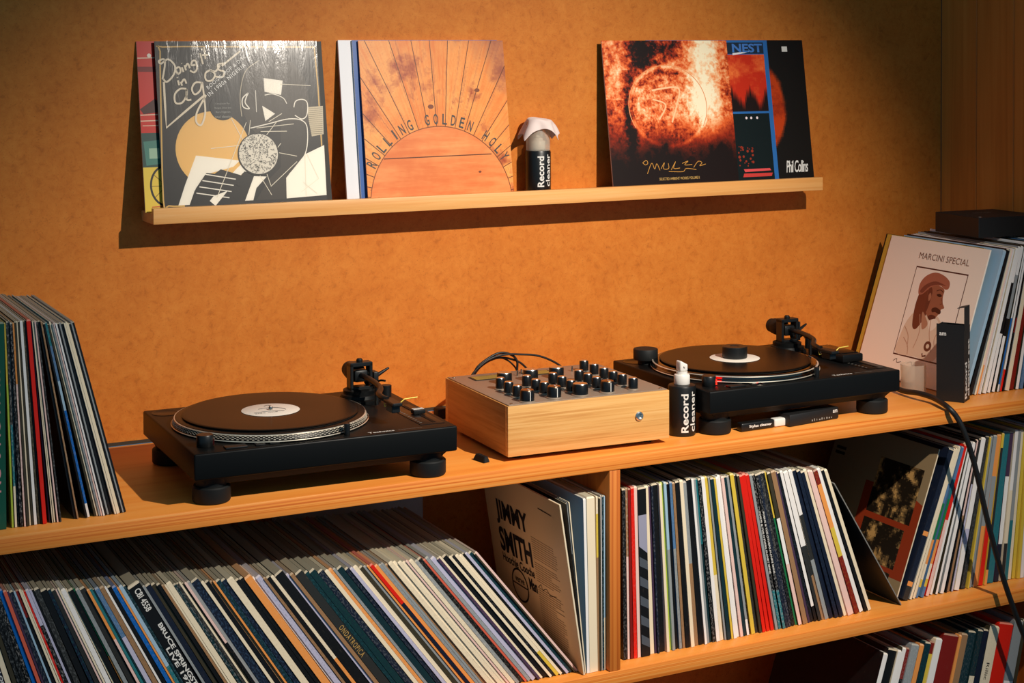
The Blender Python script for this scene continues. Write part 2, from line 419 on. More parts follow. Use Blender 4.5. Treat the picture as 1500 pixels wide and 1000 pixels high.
# lower left shelf, the long leaning row
A = row('A', """8:k 7:n:w 9:c 7:d 6:k:G
 7:k:G 6:k:w 6.5:B 6:m 3.5:P 6.5:n:G 3.5:l@.9,b 5.5:R@.15,k 4:c 2.5:c 3.5:r:w:.3 6:v@.2,k:w 4:v:n:.4 3.5:k 9:K:G 11:k 6:n:T 7:K 4:p:G:.4 3.5:c 8.5:w:k:.3 3:c 9:k
 2.4:g@.4,o 7:G@.7,c:K 10:K:d 5:o@.3,p 5:T 3:t 8:b@.3,v@.7,n:w:.3 8.5:s:d 4:w 7:k 7.5:B:w:.15 3.6:o 7:l@.5,T:w:.4 5:t:l:.4 24:k 4.8:G
 10:n:K 8:d:K 7:k 4.8:s:o:.5 3.6:c 10:c:k:.15 6:t:w:.5 5:K:w:.3 4:c@.7,y 3.6:d 5:p@.4,k 6:G 15:n:b 6:c 8:k:n 5:s:c:.4 4:o
 9:t:b 9:n:b 12:c:s:.35 7:k 7:k:K 13:o:c:.2 3:w 10:v:K 5:s:k 7:k 6:c@.6,o:s 17:k:K:.25 5:v 7:s:R:.4 14.5:K:t:.4
 7:t:T 11:t:L:.7 10:n:G 7:c 6:o:c:.6 5:G:t 10:t:k 7:n:G:.5 6:v:K:.4 7:c 7:d:k 4.8:G:d:.3 4:o 6:r@.3,n@.7,n 6:o 5:G:n
 4:G 5:s:o:.5 8:c:s:.5 5:c:s:.3 7:c:d:.3 5:c 4:p:s:.4 7:c:s:.5 6:G:c 7:k:c:.2 4:m 6:G:v 8:v 5:P:v:.2 4:c 8:k 4.8:c 4.8:k:w:.15 6:c@.8,y 5:c:o:.2 4:k 5:v:n:.5 6:t:T:.8 3:d 4:p""",
  -40, [(-40, 900), (370, 900), (490, 884), (610, 862), (740, 838)],
  [(-40, .31), (0, .355), (75, .45), (150, .55), (300, .68), (450, .78), (600, .83), (740, .855)], -.456, LS+.0003,
  'in lower left row', 'records leaning in the lower left compartment', jit=.003, x_end=727)

# upper left stack on the wide shelf
B = row('B', """10:c 12:k 35:L 4.2:y@.3,e@.75,e:d:.4 4.9:K@.5,T@.8,c:w 2.6:t:w 5.5:k:w 3.5:o@.3,p:K 4.6:d:K 2.8:c 3.8:d 5.6:w 4:d:c:.3 2.8:k 9.5:r 3.5:P 2.8:c 4:c:s:.4 4.2:p:G:.5 4.4:K:w:.4""",
  -40, [(-40, 748), (100, 735)], [(-40, .0), (0, .02), (35, .06), (64, .085), (90, .13)], -.4465, .0003,
  'in top left stack', 'records standing at the left end of the wide shelf', jit=.004, x_end=89)
xs = 0
for sp, sl, x in (("4:k 3:s:c:.5", .185, 105.7), ("3.4:k 4.2:T@.12,b@.3,l@.45,B@.93,w:w:.25", .220, 121.6), ("3.4:d 3:c:o:.3 3:G:k 3:p:K:.6 3:w:G 3.6:k 3.4:G:P:.6 4.6:k", .245, 134.9), ("3.2:c 3.2:c 3:c:s:.2 3.2:k 2.8:G:k 3.4:k", .268, 164.2)):
    n0 = sum(len(v) for k, v in ALL.items() if k.startswith('B'))
    row('B%d' % x, sp, x, [(0, 745), (200, 738)], [(x, sl), (x+28, sl+.012)], -.4440, .0003, 'in top left stack', 'records standing at the left end of the wide shelf', jit=.004, first=n0+1)

# middle compartment right of the divider
Cm = row('C', """5.6:k:w:.3 3.5:s@.4,p:w 4.2:R 5.6:r:w:.1 5:p 14:k 6.3:c 2.8:P 2.8:n:G 9:k:K:.5 4.2:c 4.2:e 4.2:l@.4,G 5.6:k 4.2:b@.4,G:K 4.2:s:d 6.3:k 5.6:c 6.3:G@.5,s:K:.4 7:k 3.5:w 4.2:G 4:T@.4,t:k
 5:k:w:.6 6:w 5.6:y@.6,c:s:.2 3:G 5.6:t 3.4:y 5:w 4.8:w:v:.3 4.8:p 5:t:K 4:G@.9,w 2.5:k:w:.3 6.5:y 4.5:K:s:.3 4.5:d 6:r 6:r 6:r 4.8:G 5:k@.75,T:w:.7 5:k@.75,T:w:.7 5:n:G:.5 5:K@.5,n:w:.4 5:k:G:.5
 3:y@.3,g 6:d@.3,w@.6,p:K:.2 8:s 4:P 5:k:b:.3 5:w@.9,k 5:w@.5,K:b:.1 4:w@.5,K@.7,s 6.3:w@.3,K@.6,G:K:.2 6.3:n 6:n:b:.2 6:n 5:c 5:p 5:p 7.4:R@.1,o@.4,y@.6,R:y:.3 6.5:w 5:k 5.6:c""",
  914.5, [(914, 950), (1035, 905), (1160, 905), (1275, 872)],
  [(914, .01), (960, .04), (1040, .09), (1110, .145), (1170, .21), (1275, .325)], -.448, LS+.0003,
  'in middle row', 'records in the compartment right of the divider', jit=.006, x_end=1273)
# white box set and neighbours left of the divider
row('A2', "2:k 1.8:G@.3,K:c:.3 2.6:c", 855, [(840, 975), (900, 975)], [(851, .135), (858, .095)], -.472, LS+.0003,
    'of three beside cream box set', 'records left of the divider', x_end=859.2)
row('A3', "5.6:w 16.5:c 4:c@.1,y@.35,s:d:.4 4:d:t:.5 1.8:w 3.4:t:l 3:l@.7,c", 859.5, [(850, 965), (900, 960)], [(850, .03), (890, .0)], -.470, LS+.0003,
    'of upright ones by the divider', 'records left of the divider', x_end=887.6, jit=.002, covers={0: 'l', 1: 'c'})
# lower right, leaning to the right
D = row('D', """10.5:n@.55,o@.58,n@.88,o@.91,K:G:.1 4.6:c 4.6:c:T:.3 6:c@.25,b@.38,g@.62,o@.78,c@.88,y@.93,b:k:.3 7:b@.22,T@.35,g@.62,o@.78,c@.88,y@.93,b:k:.3 8:r@.5,p:r:.5 6:w 5.7:w 8.3:w:p:.2 3:k 5:p@.5,s 4:K@.3,v:n:.6 11:w@.6,v@.7,w 9:K:G:.5 3:y 5:G@.2,G@.6,G
 8:G@.6,o 8:o@.28,G@.6,r 4.5:y@.1,K@.9,o 13:T@.55,T:G:.2 7:P@.3,w@.75,n 6:w@.4,c@.75,K 6:G@.6,T 6:c:G:.2 5.5:y:s:.3 5:y 6:w 5:l:w:.4 5:y:k:.2 6:c 6:w 5:k 6:s 6:w""",
        1325, [(1317, 868), (1400, 866), (1420, 857), (1500, 842)],
        [(1320, -.315), (1345, -.285), (1381, -.208), (1403, -.17), (1435, -.125), (1500, -.07), (1540, -.05)], -.433, LS+.0003,
        'in lower right row', 'records in the lower right compartment', jit=.005)
# upper right, at the end of the wide shelf
E_ = row('E', """7:l:w:.2 8:k 4:c:s:.2 3.6:p@.8,o 2.6:w 1.6:k 8:w:G:.2 7:w@.25,k@.6,w 7:w@.2,G@.5,k@.62,w 3.4:w@.5,B@.95,w 4:w@.85,r 3.6:k@.5,R@.6,k 8:c:y:.2 8:R 6:w 6:b:w:.3 8:k 6:c 6:w""",
         1413, [(1412, 579), (1530, 560)], [(1412, -.275), (1427, -.25), (1465, -.185), (1500, -.14), (1530, -.1)], -.400, .0003,
         'in top right stack', 'records at the right end of the wide shelf', jit=.004, covers={0: 'l'})
F_ = row('F', """7:w 14:k 6:w 6:w:k:.2 7:R@.2,k:w:.3 12:G:w:.4 7:o@.5,K 9:t:T:.5 8:R@.08,y 10:w 24:R 4:o 10:s 12:t:G:.5 8:t@.3,c:s:.4 8:n 15:c:k:.2 22:r 14:G@.4,w 6:d""",
         1286, [(1286, 996), (1500, 975)], [(1286, -.25), (1400, -.205), (1500, -.17)], -.452, 2*LS+.0003,
         'in bottom right row', 'records in the bottom right compartment', jit=.006, covers={0: 'k'})

# ------------------------------------------------------------------ single covers shown face on
SZ = .315
class Art:
    """flat print on a cover: layered coloured shapes in u,v = 0..1 (u right, v up)"""
    def __init__(s): s.V, s.F, s.K, s.n = [], [], [], 0
    def poly(s, pts, c, raw=False):
        s.n += 1; b = len(s.V); d = .000012*s.n + .0001
        s.V += [(u*SZ, -d, v*SZ) for u, v in pts]; s.F.append(tuple(range(b, b+len(pts)))); s.K.append(lin(c) if not raw else c)
    def circ(s, u, v, r, c, n=48, ry=None, a0=0, a1=2*pi):
        s.poly([(u+r*cos(a0+(a1-a0)*i/n), v+(ry or r)*sin(a0+(a1-a0)*i/n)) for i in range(n)], c)
    def line(s, pts, w, c, closed=False):
        s.n += 1; d = .000012*s.n + .0001; P = [Vector((*p, 0)) for p in pts]
        if closed: P.append(P[0])
        b = len(s.V)
        for i, p in enumerate(P):
            t = P[min(i+1, len(P)-1)]-P[max(i-1, 0)]; t.normalize(); q = Vector((-t.y, t.x, 0))*w/2
            for k in (p+q, p-q): s.V.append((k.x*SZ, -d, k.y*SZ))
        for i in range(len(P)-1): s.F.append((b+2*i, b+2*i+1, b+2*i+3, b+2*i+2)); s.K.append(lin(c))
    def curve(s, pts, w, c, n=6, closed=False):
        if closed: pts = list(pts)+[pts[0]]
        s.line([(p.x, p.y) for p in catmull([(a, b, 0) for a, b in pts], n)], w, c)
    def grid(s, f, n=150, box=(0, 1, 0, 1)):
        s.n += 1; d = .000012*s.n + .0001; b = len(s.V); u0_, u1_, v0_, v1_ = box
        for j in range(n+1):
            for i in range(n+1): s.V.append(((u0_+(u1_-u0_)*i/n)*SZ, -d, (v0_+(v1_-v0_)*j/n)*SZ))
        for j in range(n):
            for i in range(n):
                a = b+j*(n+1)+i; s.F.append((a, a+1, a+n+2, a+n+1))
                s.K.append(lin(f(u0_+(u1_-u0_)*(i+.5)/n, v0_+(v1_-v0_)*(j+.5)/n)))
    def depth(s): return .000012*(s.n+2)+.0001
    def blob(s, pts, c):
        n = len(pts); P = [Vector((*p, 0)) for p in pts]; out = []
        for i in range(n):
            a, b, e, d = P[i-1], P[i], P[(i+1) % n], P[(i+2) % n]
            for k in range(4):
                t = k/4; q = .5*((2*b)+(e-a)*t+(2*a-5*b+4*e-d)*t*t+(3*b-a-3*e+d)*t**3); out.append((q.x, q.y))
        s.poly(out, c)
    def build(s, parent, name='cover_print'): return colour_mesh(name, s.V, s.F, s.K, M_print, parent)
def fbm(x, y, z=0, o=5): return mnoise.fractal((x, y, z), .6, 2.1, o)
def mixc(a, b, t): t = max(0, min(1, t)); return tuple(p+(q-p)*t for p, q in zip(a, b))

def face_sleeve(x, top_y, bot_y, t, cover, edge, label, zoff=0, cat='record', rotz=0, h=SZ):
    """cover on the ledge: front face towards -y, top leaning back to the wall"""
    lean = math.asin((top_y-bot_y)/h)
    bm = bmesh.new(); bbox(bm, 0, SZ, 0, t, 0, h)
    me = tomesh(bm); o = link('record_sleeve', me, [cover, edge], None, (x, bot_y, LF+.0004+t*sin(lean)+zoff), (-lean, 0, rotz))
    for p in me.polygons:
        if abs(p.normal.y) < .5: p.material_index = 1
    return tag(o, label, cat)
def flat(name, c, rough=.4): return mat(name, c, rough, spec=.22)
M_cream = flat('cream_card', (232, 214, 186)); M_navy = flat('navy_card', (22, 34, 52)); M_dk = mat('dark_cover', (36, 31, 24), .45, spec=.2)
M_wcard = flat('white_card', (228, 226, 228), .3); M_bluec = flat('blue_card', (60, 96, 160), .35)
M_orange = flat('orange_card', (224, 140, 84), .35); M_bcard = flat('black_cover', (22, 19, 16), .28)
def T(parent, s, u, v, ang, mt, d, width=None, height=None, off=0, spacing=1, shear=0):
    a = radians(ang); w = width*SZ if width else None; h = height*SZ if height else None
    return text(s, mt, parent, (u*SZ, -d, v*SZ), (cos(a), 0, sin(a)), (-sin(a), 0, cos(a)), w, h, off, 'lettering', spacing, shear)

# --- left group
YB = -.068
o = face_sleeve(-.131, -.0035, -.060, .003, flat('red_cover', (205, 40, 28), .3), M_cream, 'red and yellow record cover mostly hidden at the left end of the ledge')
a = Art(); a.poly([(0, 0), (1, 0), (1, .26), (0, .26)], (226, 190, 60)); a.poly([(0, .26), (1, .26), (1, .46), (0, .46)], (28, 66, 58))
a.poly([(.02, .27), (.13, .28), (.12, .42), (.01, .41)], (62, 120, 104)); a.poly([(.04, .31), (.1, .31), (.1, .37), (.04, .37)], (150, 180, 150))
a.poly([(0, .82), (1, .80), (1, .84), (0, .85)], (120, 20, 16)); a.poly([(.01, .50), (.2, .50), (.2, .505), (.01, .505)], (230, 180, 150))
for v in (.53, .565, .9): a.line([(0, v), (.3, v+.006)], .006, (235, 190, 160))
a.poly([(0, .60), (.09, .66), (.13, .62), (.1, .58), (.02, .57)], (70, 20, 16))
a.curve([(.13+.09*cos(q*pi/8), .15+.115*sin(q*pi/8)) for q in range(16)], .012, (30, 24, 20), closed=True)
for q in range(10): a.line([(.13, .15), (.13+.085*cos(q*pi/5), .15+.11*sin(q*pi/5))], .003, (80, 40, 20))
a.line([(.04, .03), (.3, .035)], .005, (190, 60, 30)); a.circ(.07, .915, .012, (240, 220, 200)); a.build(o)
face_sleeve(-.097, -.0068, -.0635, .002, M_navy, M_navy, 'navy record cover showing as a thin edge directly behind the black and gold one')
face_sleeve(-.089, -.0090, -.0658, .002, M_dk, M_dk, 'dark record cover just behind the shrink-wrapped black and gold one, edge showing at its right')
lag = face_sleeve(-.100, -.0120, -.0684, .0024, M_dk, M_dk, 'shrink-wrapped black record cover with gold circle and looping script title')
a = Art(); SH = (56, 50, 42); G_ = (222, 176, 96); WH = (232, 224, 208); BG = (32, 27, 20)
def zl(x, y):
    v = 1-(y-60)/838; xl = 150+(1-v)*52; xr = 940+(1-v)*52; return ((x-xl)/(xr-xl), v)
def Z(*p): return [zl(x, y) for x, y in p]
a.poly([(0, 0), (1, 0), (1, 1), (0, 1)], BG)
a.curve(Z((930, 90), (560, 88), (190, 88), (178, 110), (185, 400), (200, 840), (225, 868), (300, 872)), .0085, (206, 164, 84), 3)
a.line(Z((930, 90), (948, 300), (965, 600)), .008, (206, 164, 84))
a.circ(*zl(432, 600), .225, G_)
a.poly(Z((570, 300), (585, 220), (640, 170), (720, 150), (820, 170), (880, 250), (905, 380), (900, 470), (870, 520), (790, 470), (700, 480), (640, 530), (600, 480), (575, 420)), (62, 54, 44))  # head toned lighter than the ground, sheen put into its colour
a.poly(Z((760, 470), (880, 470), (890, 640), (800, 740), (780, 860), (640, 860), (700, 760), (760, 700)), (52, 45, 36))
a.poly(Z((350, 628), (560, 660), (528, 690), (400, 722), (345, 800), (322, 868), (270, 868), (300, 770)), WH)
a.poly(Z((675, 248), (770, 262), (762, 335), (680, 318)), WH)
a.poly(Z((668, 388), (732, 430), (684, 466)), WH)
a.poly(Z((893, 400), (972, 395), (975, 540), (915, 550), (900, 470)), (186, 172, 144))
for q in range(14): y = 408+q*10; a.line(Z((900, y), (970, y-3)), .0022, (90, 80, 64))
a.poly(Z((880, 640), (977, 596), (988, 850), (788, 858), (786, 755)), WH)
a.poly(Z((628, 740), (690, 745), (640, 800), (625, 860), (585, 860)), WH)
a.curve(Z((600, 680), (560, 710), (500, 780), (430, 866)), .045, WH, 5)
a.circ(*zl(590, 690), .032, WH)
a.poly(Z((468, 700), (600, 745), (560, 790), (440, 720)), BG); a.poly(Z((400, 715), (560, 740), (520, 800), (380, 850), (330, 868), (350, 790)), BG)
for k in range(4): a.line(Z((395-14*k, 722+30*k), (540-10*k, 752+30*k)), .006, WH)
a.curve(Z((600, 322), (572, 350), (575, 392), (605, 402), (585, 372), (590, 345), (600, 322)), .007, WH)
a.curve(Z((825, 400), (835, 368), (870, 360), (893, 380), (890, 440), (865, 460), (830, 440)), .006, WH)
a.curve(Z((610, 500), (700, 480), (800, 458), (870, 470), (893, 520), (880, 640), (800, 740)), .006, WH)
a.curve(Z((568, 440), (560, 330), (585, 215), (650, 160)), .0045, (190, 176, 150)); a.line(Z((635, 310), (640, 420)), .004, WH)
a.curve(Z((680, 335), (720, 330), (770, 350), (790, 380)), .005, WH)
for p, q in (((640, 500), (825, 484)), ((660, 518), (790, 520)), ((610, 460), (600, 560)), ((515, 445), (590, 590)), ((420, 596), (560, 585)), ((560, 585), (840, 648)),
             ((600, 640), (715, 838)), ((700, 660), (760, 580)), ((840, 675), (710, 795)), ((880, 640), (885, 850)), ((890, 640), (948, 765)), ((948, 765), (860, 830)), ((870, 780), (940, 840)),
             ((740, 470), (610, 640)), ((760, 280), (910, 290)), ((700, 470), (765, 430)), ((590, 470), (450, 840)), ((680, 700), (710, 790))):
    a.line(Z(p, q), .0038, (222, 212, 190))
a.circ(*zl(650, 632), .128, BG); a.circ(*zl(650, 630), .12, (208, 200, 184))
random.seed(3)
for q in range(360):
    r_, t_ = .115*sqrt(random.random()), random.random()*2*pi; cu, cv = zl(650, 630); u, v, b_ = cu+r_*cos(t_), cv+r_*sin(t_), random.random()*pi
    a.n = 60; a.line([(u, v), (u+.006*cos(b_), v+.006*sin(b_)), (u+.010*cos(b_+.9), v+.010*sin(b_+.9))], .0028, (36, 32, 26))
a.circ(*zl(476, 392), .078, (30, 27, 22))
LW, LC = .011, (214, 200, 176)      # script title drawn as pen strokes
for P in (((190, 250), (200, 180), (196, 150), (172, 158), (182, 172), (215, 150), (248, 185), (240, 230), (210, 262), (192, 245)),
          ((262, 225), (250, 200), (268, 190), (274, 212), (262, 225)), ((280, 190), (288, 214)), ((278, 170), (280, 172)),
          ((292, 180), (300, 206)), ((296, 190), (308, 172), (318, 196)), ((345, 178), (325, 180), (330, 160), (345, 160), (352, 196), (338, 216), (318, 206)),
          ((366, 120), (380, 176)), ((385, 90), (392, 150)), ((375, 130), (412, 128)), ((372, 96), (376, 104)),
          ((262, 255), (268, 280)), ((275, 262), (282, 282)), ((278, 268), (292, 250), (302, 272)), ((258, 240), (260, 243)),
          ((302, 298), (272, 298), (248, 325), (252, 366), (282, 366), (303, 330), (303, 298), (304, 350), (326, 352)),
          ((372, 268), (344, 268), (328, 298), (342, 326), (368, 306), (376, 266), (386, 340), (392, 420), (374, 478), (350, 462), (354, 412), (396, 330)),
          ((414, 205), (392, 222), (396, 256), (424, 256), (438, 226), (414, 205), (440, 212), (462, 182)), ((480, 172), (452, 178), (456, 204), (482, 214), (474, 240), (440, 238)), ((470, 186), (500, 160), (560, 110))):
    a.curve(Z(*P), LW, LC, 6)
a.line(Z((196, 262), (203, 380), (210, 488), (300, 408), (392, 328)), .013, LC)
a.build(lag); dd = a.depth()+.003*0
T(lag, 'BOOGIE, POP & DISCO', *zl(408, 305), 38, M_ink, dd, width=.34, off=.01, spacing=1.15)
T(lag, 'IN 1980s NIGERIA', *zl(412, 340), 38, M_ink, dd, width=.30, off=.01, spacing=1.15)
for k, s_ in enumerate(('', 'Compilation Plus', 'Boogie, Disco and', 'Rare Nigerian', 'soul classics')):
    if s_: T(lag, s_, zl(476, 392)[0]-.05+.006*(k % 2), zl(476, 392)[1]+.04-.026*k, 0, M_grey, dd, width=.10-.012*(k % 2), off=.01)
bm = bmesh.new(); bmesh.ops.create_grid(bm, x_segments=2, y_segments=2, size=.5)
me = tomesh(bm)
for v in me.vertices: v.co = Vector((SZ/2+v.co.x*(SZ+.001), -.0015, SZ/2+v.co.y*(SZ+.001)))
link('shrink_wrap', me, M_shrink, lag)

# --- middle group
face_sleeve(.262, -.006, -.052, .005, M_wcard, M_wcard, 'white record cover edge at the left of the golden wooden sunburst one')
face_sleeve(.289, -.012, -.058, .0045, M_bluec, M_wcard, 'blue edged record cover directly behind the golden wooden sunburst one')
gol = face_sleeve(.299, -.018, YB, .003, M_orange, M_orange, 'orange record cover with a wooden sunburst, half sun and arched black title')
a = Art(); SC = (.5, -.03)
fan = [8, 17, 26, 35, 44, 52, 60, 68, 76, 84, 91, 98, 106, 114, 122, 131, 140, 149, 158, 166, 173]
random.seed(11); tint = [random.uniform(-.5, .5) for _ in range(30)]
def goldf(u, v):
    du, dv = u-SC[0], v-SC[1]; r = sqrt(du*du+dv*dv); an = math.degrees(atan2(dv, du))
    if r < .485:
        g = fbm(u*3, v*26, 4, 4)*.5+fbm(u*2.5, v*2.5, 8)*.5; k = v > .265
        c = mixc((216, 112, 52), (236, 148, 84), .45+g*.9+(.05 if k else 0)); return c
    i = sum(1 for f in fan if f < an)
    ca, sa = cos(radians(an)), sin(radians(an))
    g = fbm(an*.7, r*2.0, i*3, 4); cl = fbm(u*3.1, v*3.1, 2, 6)
    c = mixc((222, 120, 48), (248, 178, 98), .45+tint[i]*.35+g*.35+cl*.35)
    c = mixc(c, (160, 70, 34), max(0, cl*1.5-.25)*1.1+ (max(0, g-.25)*.7)); c = mixc(c, (150, 84, 62), max(0, (u+v-1.55)*1.6+cl*.5)); return c
a.grid(goldf, 130)
for f in fan:
    ca, sa = cos(radians(f)), sin(radians(f)); r0_, r1_ = .485, 2
    for lim, comp, c0 in ((1, ca, SC[0]), (0, ca, SC[0]), (1, sa, SC[1])):
        if abs(comp) > 1e-6:
            q = (lim-c0)/comp
            if q > 0: r1_ = min(r1_, q)
    if r1_ > r0_: a.line([(SC[0]+r0_*ca, SC[1]+r0_*sa), (SC[0]+r1_*ca, SC[1]+r1_*sa)], .0045, (92, 46, 22))
a.line([(SC[0]+.485*cos(radians(f)), SC[1]+.485*sin(radians(f))) for f in range(5, 176, 3)], .005, (120, 62, 30))
a.line([(.12, .262), (.86, .270)], .006, (84, 42, 20))
for (u, v, r_) in ((.46, .58, .02), (.79, .68, .018), (.77, .16, .01), (.07, .02, .01)): a.circ(u, v, r_, (120, 60, 34), 16, r_*.7)
a.build(gol); dd = a.depth()
s_ = 'ROLLING GOLDEN HOLY'; an0, an1 = 150.5, 32
for i, ch in enumerate(s_):
    if ch == ' ': continue
    q = an0+(an1-an0)*i/(len(s_)-1); rr = .497; hw = .0155 if ch != 'I' else .005
    cx_, cy_ = SC[0]+rr*cos(radians(q)), SC[1]+rr*sin(radians(q)); ta = q-90
    T(gol, ch, cx_-hw*cos(radians(ta)), cy_-hw*sin(radians(ta)), ta, M_blk_ink, dd, width=hw*2, height=.068, off=.012)

# --- right group
phil = face_sleeve(1.061, -.004, -.050, .005, M_bcard, M_cream, 'black record cover with a glowing orange face sliver and white signature, rightmost on the ledge')
a = Art(); a.poly([(0, 0), (1, 0), (1, 1), (0, 1)], (24, 20, 16))
def facef(u, v):
    du = (u-.52)/.30; dv = (v-.53)/.38; r = sqrt(du*du+dv*dv)+.05*fbm(u*6, v*6, 1)
    c = mixc((214, 70, 18), (70, 22, 10), max(0, (u-.66)*5)*0+max(0, .6-u*.6)); c = mixc(c, (120, 30, 12), max(0, fbm(u*5, v*7, 3)))
    return mixc(c, (24, 20, 16), (r-.88)/.10)
a.grid(facef, 70, (.1, .95, .1, .98)); a.poly([(.815, .918), (.862, .918), (.862, .955), (.815, .955)], (236, 228, 216)); a.build(phil)
T(phil, 'Phil Collins', .765, .060, 0, M_ink, a.depth(), width=.185, height=.085, off=.012, spacing=.85, shear=.12)
nest = face_sleeve(.958, -.012, -.060, .004, M_bluec, M_bluec, 'blue framed record cover with red and black photographs between the fiery and the signature covers')
a = Art(); BL = (44, 104, 170); a.poly([(0, 0), (1, 0), (1, 1), (0, 1)], BL)
def redf(u, v):
    n = fbm(u*7, v*7, 5); c = mixc((200, 44, 18), (250, 130, 60), max(0, .35+n*.7-abs(v-.8)*2.2)); dk = (.62+.05*sin(u*40)+.08*fbm(u*9, 2, 3))
    return mixc(c, (30, 16, 12), (dk-v)*14)
a.grid(redf, 70, (.0, .965, .50, .90))
a.poly([(0, .02), (.965, .02), (.965, .485), (0, .485)], (16, 26, 26)); a.poly([(0, .905), (.965, .905), (.965, .985), (0, .985)], (30, 44, 60))
for u in (.77, .81, .86): a.circ(u, .455, .009, (240, 220, 220), 12)
a.poly([(.72, .08), (.94, .085), (.93, .10), (.71, .10)], (220, 80, 80)); a.poly([(.70, .045), (.94, .045), (.95, .068), (.71, .07)], (196, 60, 54))
a.poly([(.70, .895), (.80, .91), (.86, .925), (.80, .92), (.70, .91)], (230, 225, 225)); random.seed(5)
for q in range(24):
    u, v = random.uniform(.68, .8), random.uniform(.12, .26); a.n = 12; a.circ(u, v, random.uniform(.004, .012), (150, 50, 30), 6)
a.build(nest); T(nest, 'NEST', .70, .915, 0, flat('blue_ink', (70, 120, 190)), a.depth(), width=.255, height=.062, off=.03)
afx = face_sleeve(.846, -.018, YB, .003, flat('fiery_cover', (60, 26, 14), .35), flat('grey_edge', (196, 180, 178)), 'fiery orange and black record cover with a glowing ring emblem at the centre')
a = Art()
def afxf(u, v):
    n = fbm(u*4, v*4, 9, 7); f = fbm(u*22, v*22, 1, 5); f2 = fbm(u*60, v*60, 4, 3)
    du, dv = (u-.48)/.30, (v-.55)/.27; r = sqrt(du*du+dv*dv)
    t = .44+n*.26+f*.34+f2*.14
    if r < .93: t += .30+.10*f2-(max(0, .5-v))*1.5 - (max(0, v-.66) * 1.8)
    t += .42*math.exp(-((r-1)/.06)**2)-.16*math.exp(-((r-.86)/.05)**2)*(v > .55)
    t += .9*math.exp(-((u-.80)/.13)**2) * (1 if v > .55 else max(0, 1-(.55-v)*3)); t += .25*math.exp(-((u-.08)/.1)**2)*(v > .6)
    t -= .5*math.exp(-((u-.28)/.12)**2-((v-.92)/.12)**2); t -= .45*math.exp(-((u-.17)/.04)**2)*(v < .8); t -= .3*math.exp(-((u-.5)/.2)**2-((v-.95)/.07)**2)
    low = (v-.20-.10*n-.05*f)/.26; t *= max(0, min(1, low))
    c = mixc((26, 14, 10), (140, 36, 12), t/.28)
    c = mixc(c, (226, 96, 40), (t-.28)/.28); c = mixc(c, (250, 172, 116), (t-.56)/.32); return mixc(c, (255, 238, 200), (t-.88)/.4)
a.grid(afxf, 190)
EM = (252, 196, 146)
a.curve([(.48+.31*cos(q*pi/12), .55+.28*sin(q*pi/12)) for q in range(-2, 15)], .006, (236, 150, 96), 4)
a.curve([(.36, .66), (.52, .68), (.58, .66), (.55, .56), (.50, .44)], .012, EM, 6); a.curve([(.36, .60), (.46, .56), (.40, .46)], .010, EM, 6)
GL = (198, 140, 62)
for P in (((.24, .175), (.27, .19), (.28, .17), (.26, .16), (.24, .175)), ((.27, .10), (.31, .17), (.33, .13), (.35, .165), (.37, .12)), ((.38, .13), (.41, .17), (.40, .13), (.44, .13), (.44, .165)),
          ((.46, .12), (.50, .175), (.48, .13), (.53, .13)), ((.55, .16), (.60, .175), (.57, .15), (.63, .15)), ((.64, .13), (.68, .17), (.71, .16), (.69, .14), (.74, .15)), ((.44, .11), (.55, .105), (.58, .125), (.66, .115))):
    a.curve(P, .004, GL, 5)
a.build(afx); T(afx, 'SELECTED AMBIENT WORKS VOLUME II', .36, .052, 0, M_gold, a.depth(), width=.32, height=.018, off=.005)

# ------------------------------------------------------------------ covers turned to the camera inside the rows
def side_sleeve(x, y, z0, th, t, cover, spine, label, group=None, psi=0):
    """sleeve whose left face is seen: local x thickness, y depth, z height"""
    bm = bmesh.new(); bbox(bm, 0, t, 0, SZ, 0, SZ, .0006, 1); me = tomesh(bm)
    lift = t*sin(th) if th > 0 else 0
    o = link('record_sleeve', me, [cover, spine], None, (x, y, z0+lift+.0004), (0, th, psi))
    for p in me.polygons:
        if p.normal.x > -.5: p.material_index = 1
    tag(o, label, 'record', group); return o
def side_art(a, parent, name='cover_print'):
    """Art u runs from the back edge to the spine on the left face"""
    V = [(y, SZ-x, z) for x, y, z in a.V]         # x -> depth reversed, -y -> -x
    return colour_mesh(name, V, a.F, a.K, M_print, parent)
def ST_(parent, s, u, v, mt, d, width, height=None, off=0, ang=0, **k):
    q = radians(ang); return text(s, mt, parent, (-d, SZ*(1-u), v*SZ), (0, -cos(q), sin(q)), (0, sin(q), cos(q)), width*SZ, height*SZ if height else None, off, 'lettering', **k)
jim = side_sleeve(.5412, -.4745, LS, -.155, .0036, flat('buff_cover', (206, 176, 126), .3), M_cream, 'buff record cover with heavy black title lettering in the lower left compartment')
a = Art(); random.seed(2)
for k in range(46):
    v = .70-.014*k
    if .40 < v < .425 or .55 < v < .565: continue
    a.line([(.57, v), (.57+random.choice((.27, .30, .30, .2, .28)), v-.004)], .0035, (96, 74, 48))
a.curve([(.33+.10*cos(q*pi/8), .33+.10*sin(q*pi/8)) for q in range(16)], .012, (24, 20, 18), closed=True); a.line([(.23, .33), (.43, .33)], .008, (24, 20, 18))
a.line([(.72, .91), (.88, .905)], .006, (50, 40, 30)); a.curve([(.58, .395), (.62, .42), (.63, .39), (.68, .41), (.72, .385), (.80, .40)], .004, (40, 32, 24)); side_art(a, jim)
dd = a.depth()
ST_(jim, 'JIMMY', .13, .67, M_blk_ink, dd, .42, .16, .035); ST_(jim, 'SMITH', .13, .50, M_blk_ink, dd, .42, .155, .035)
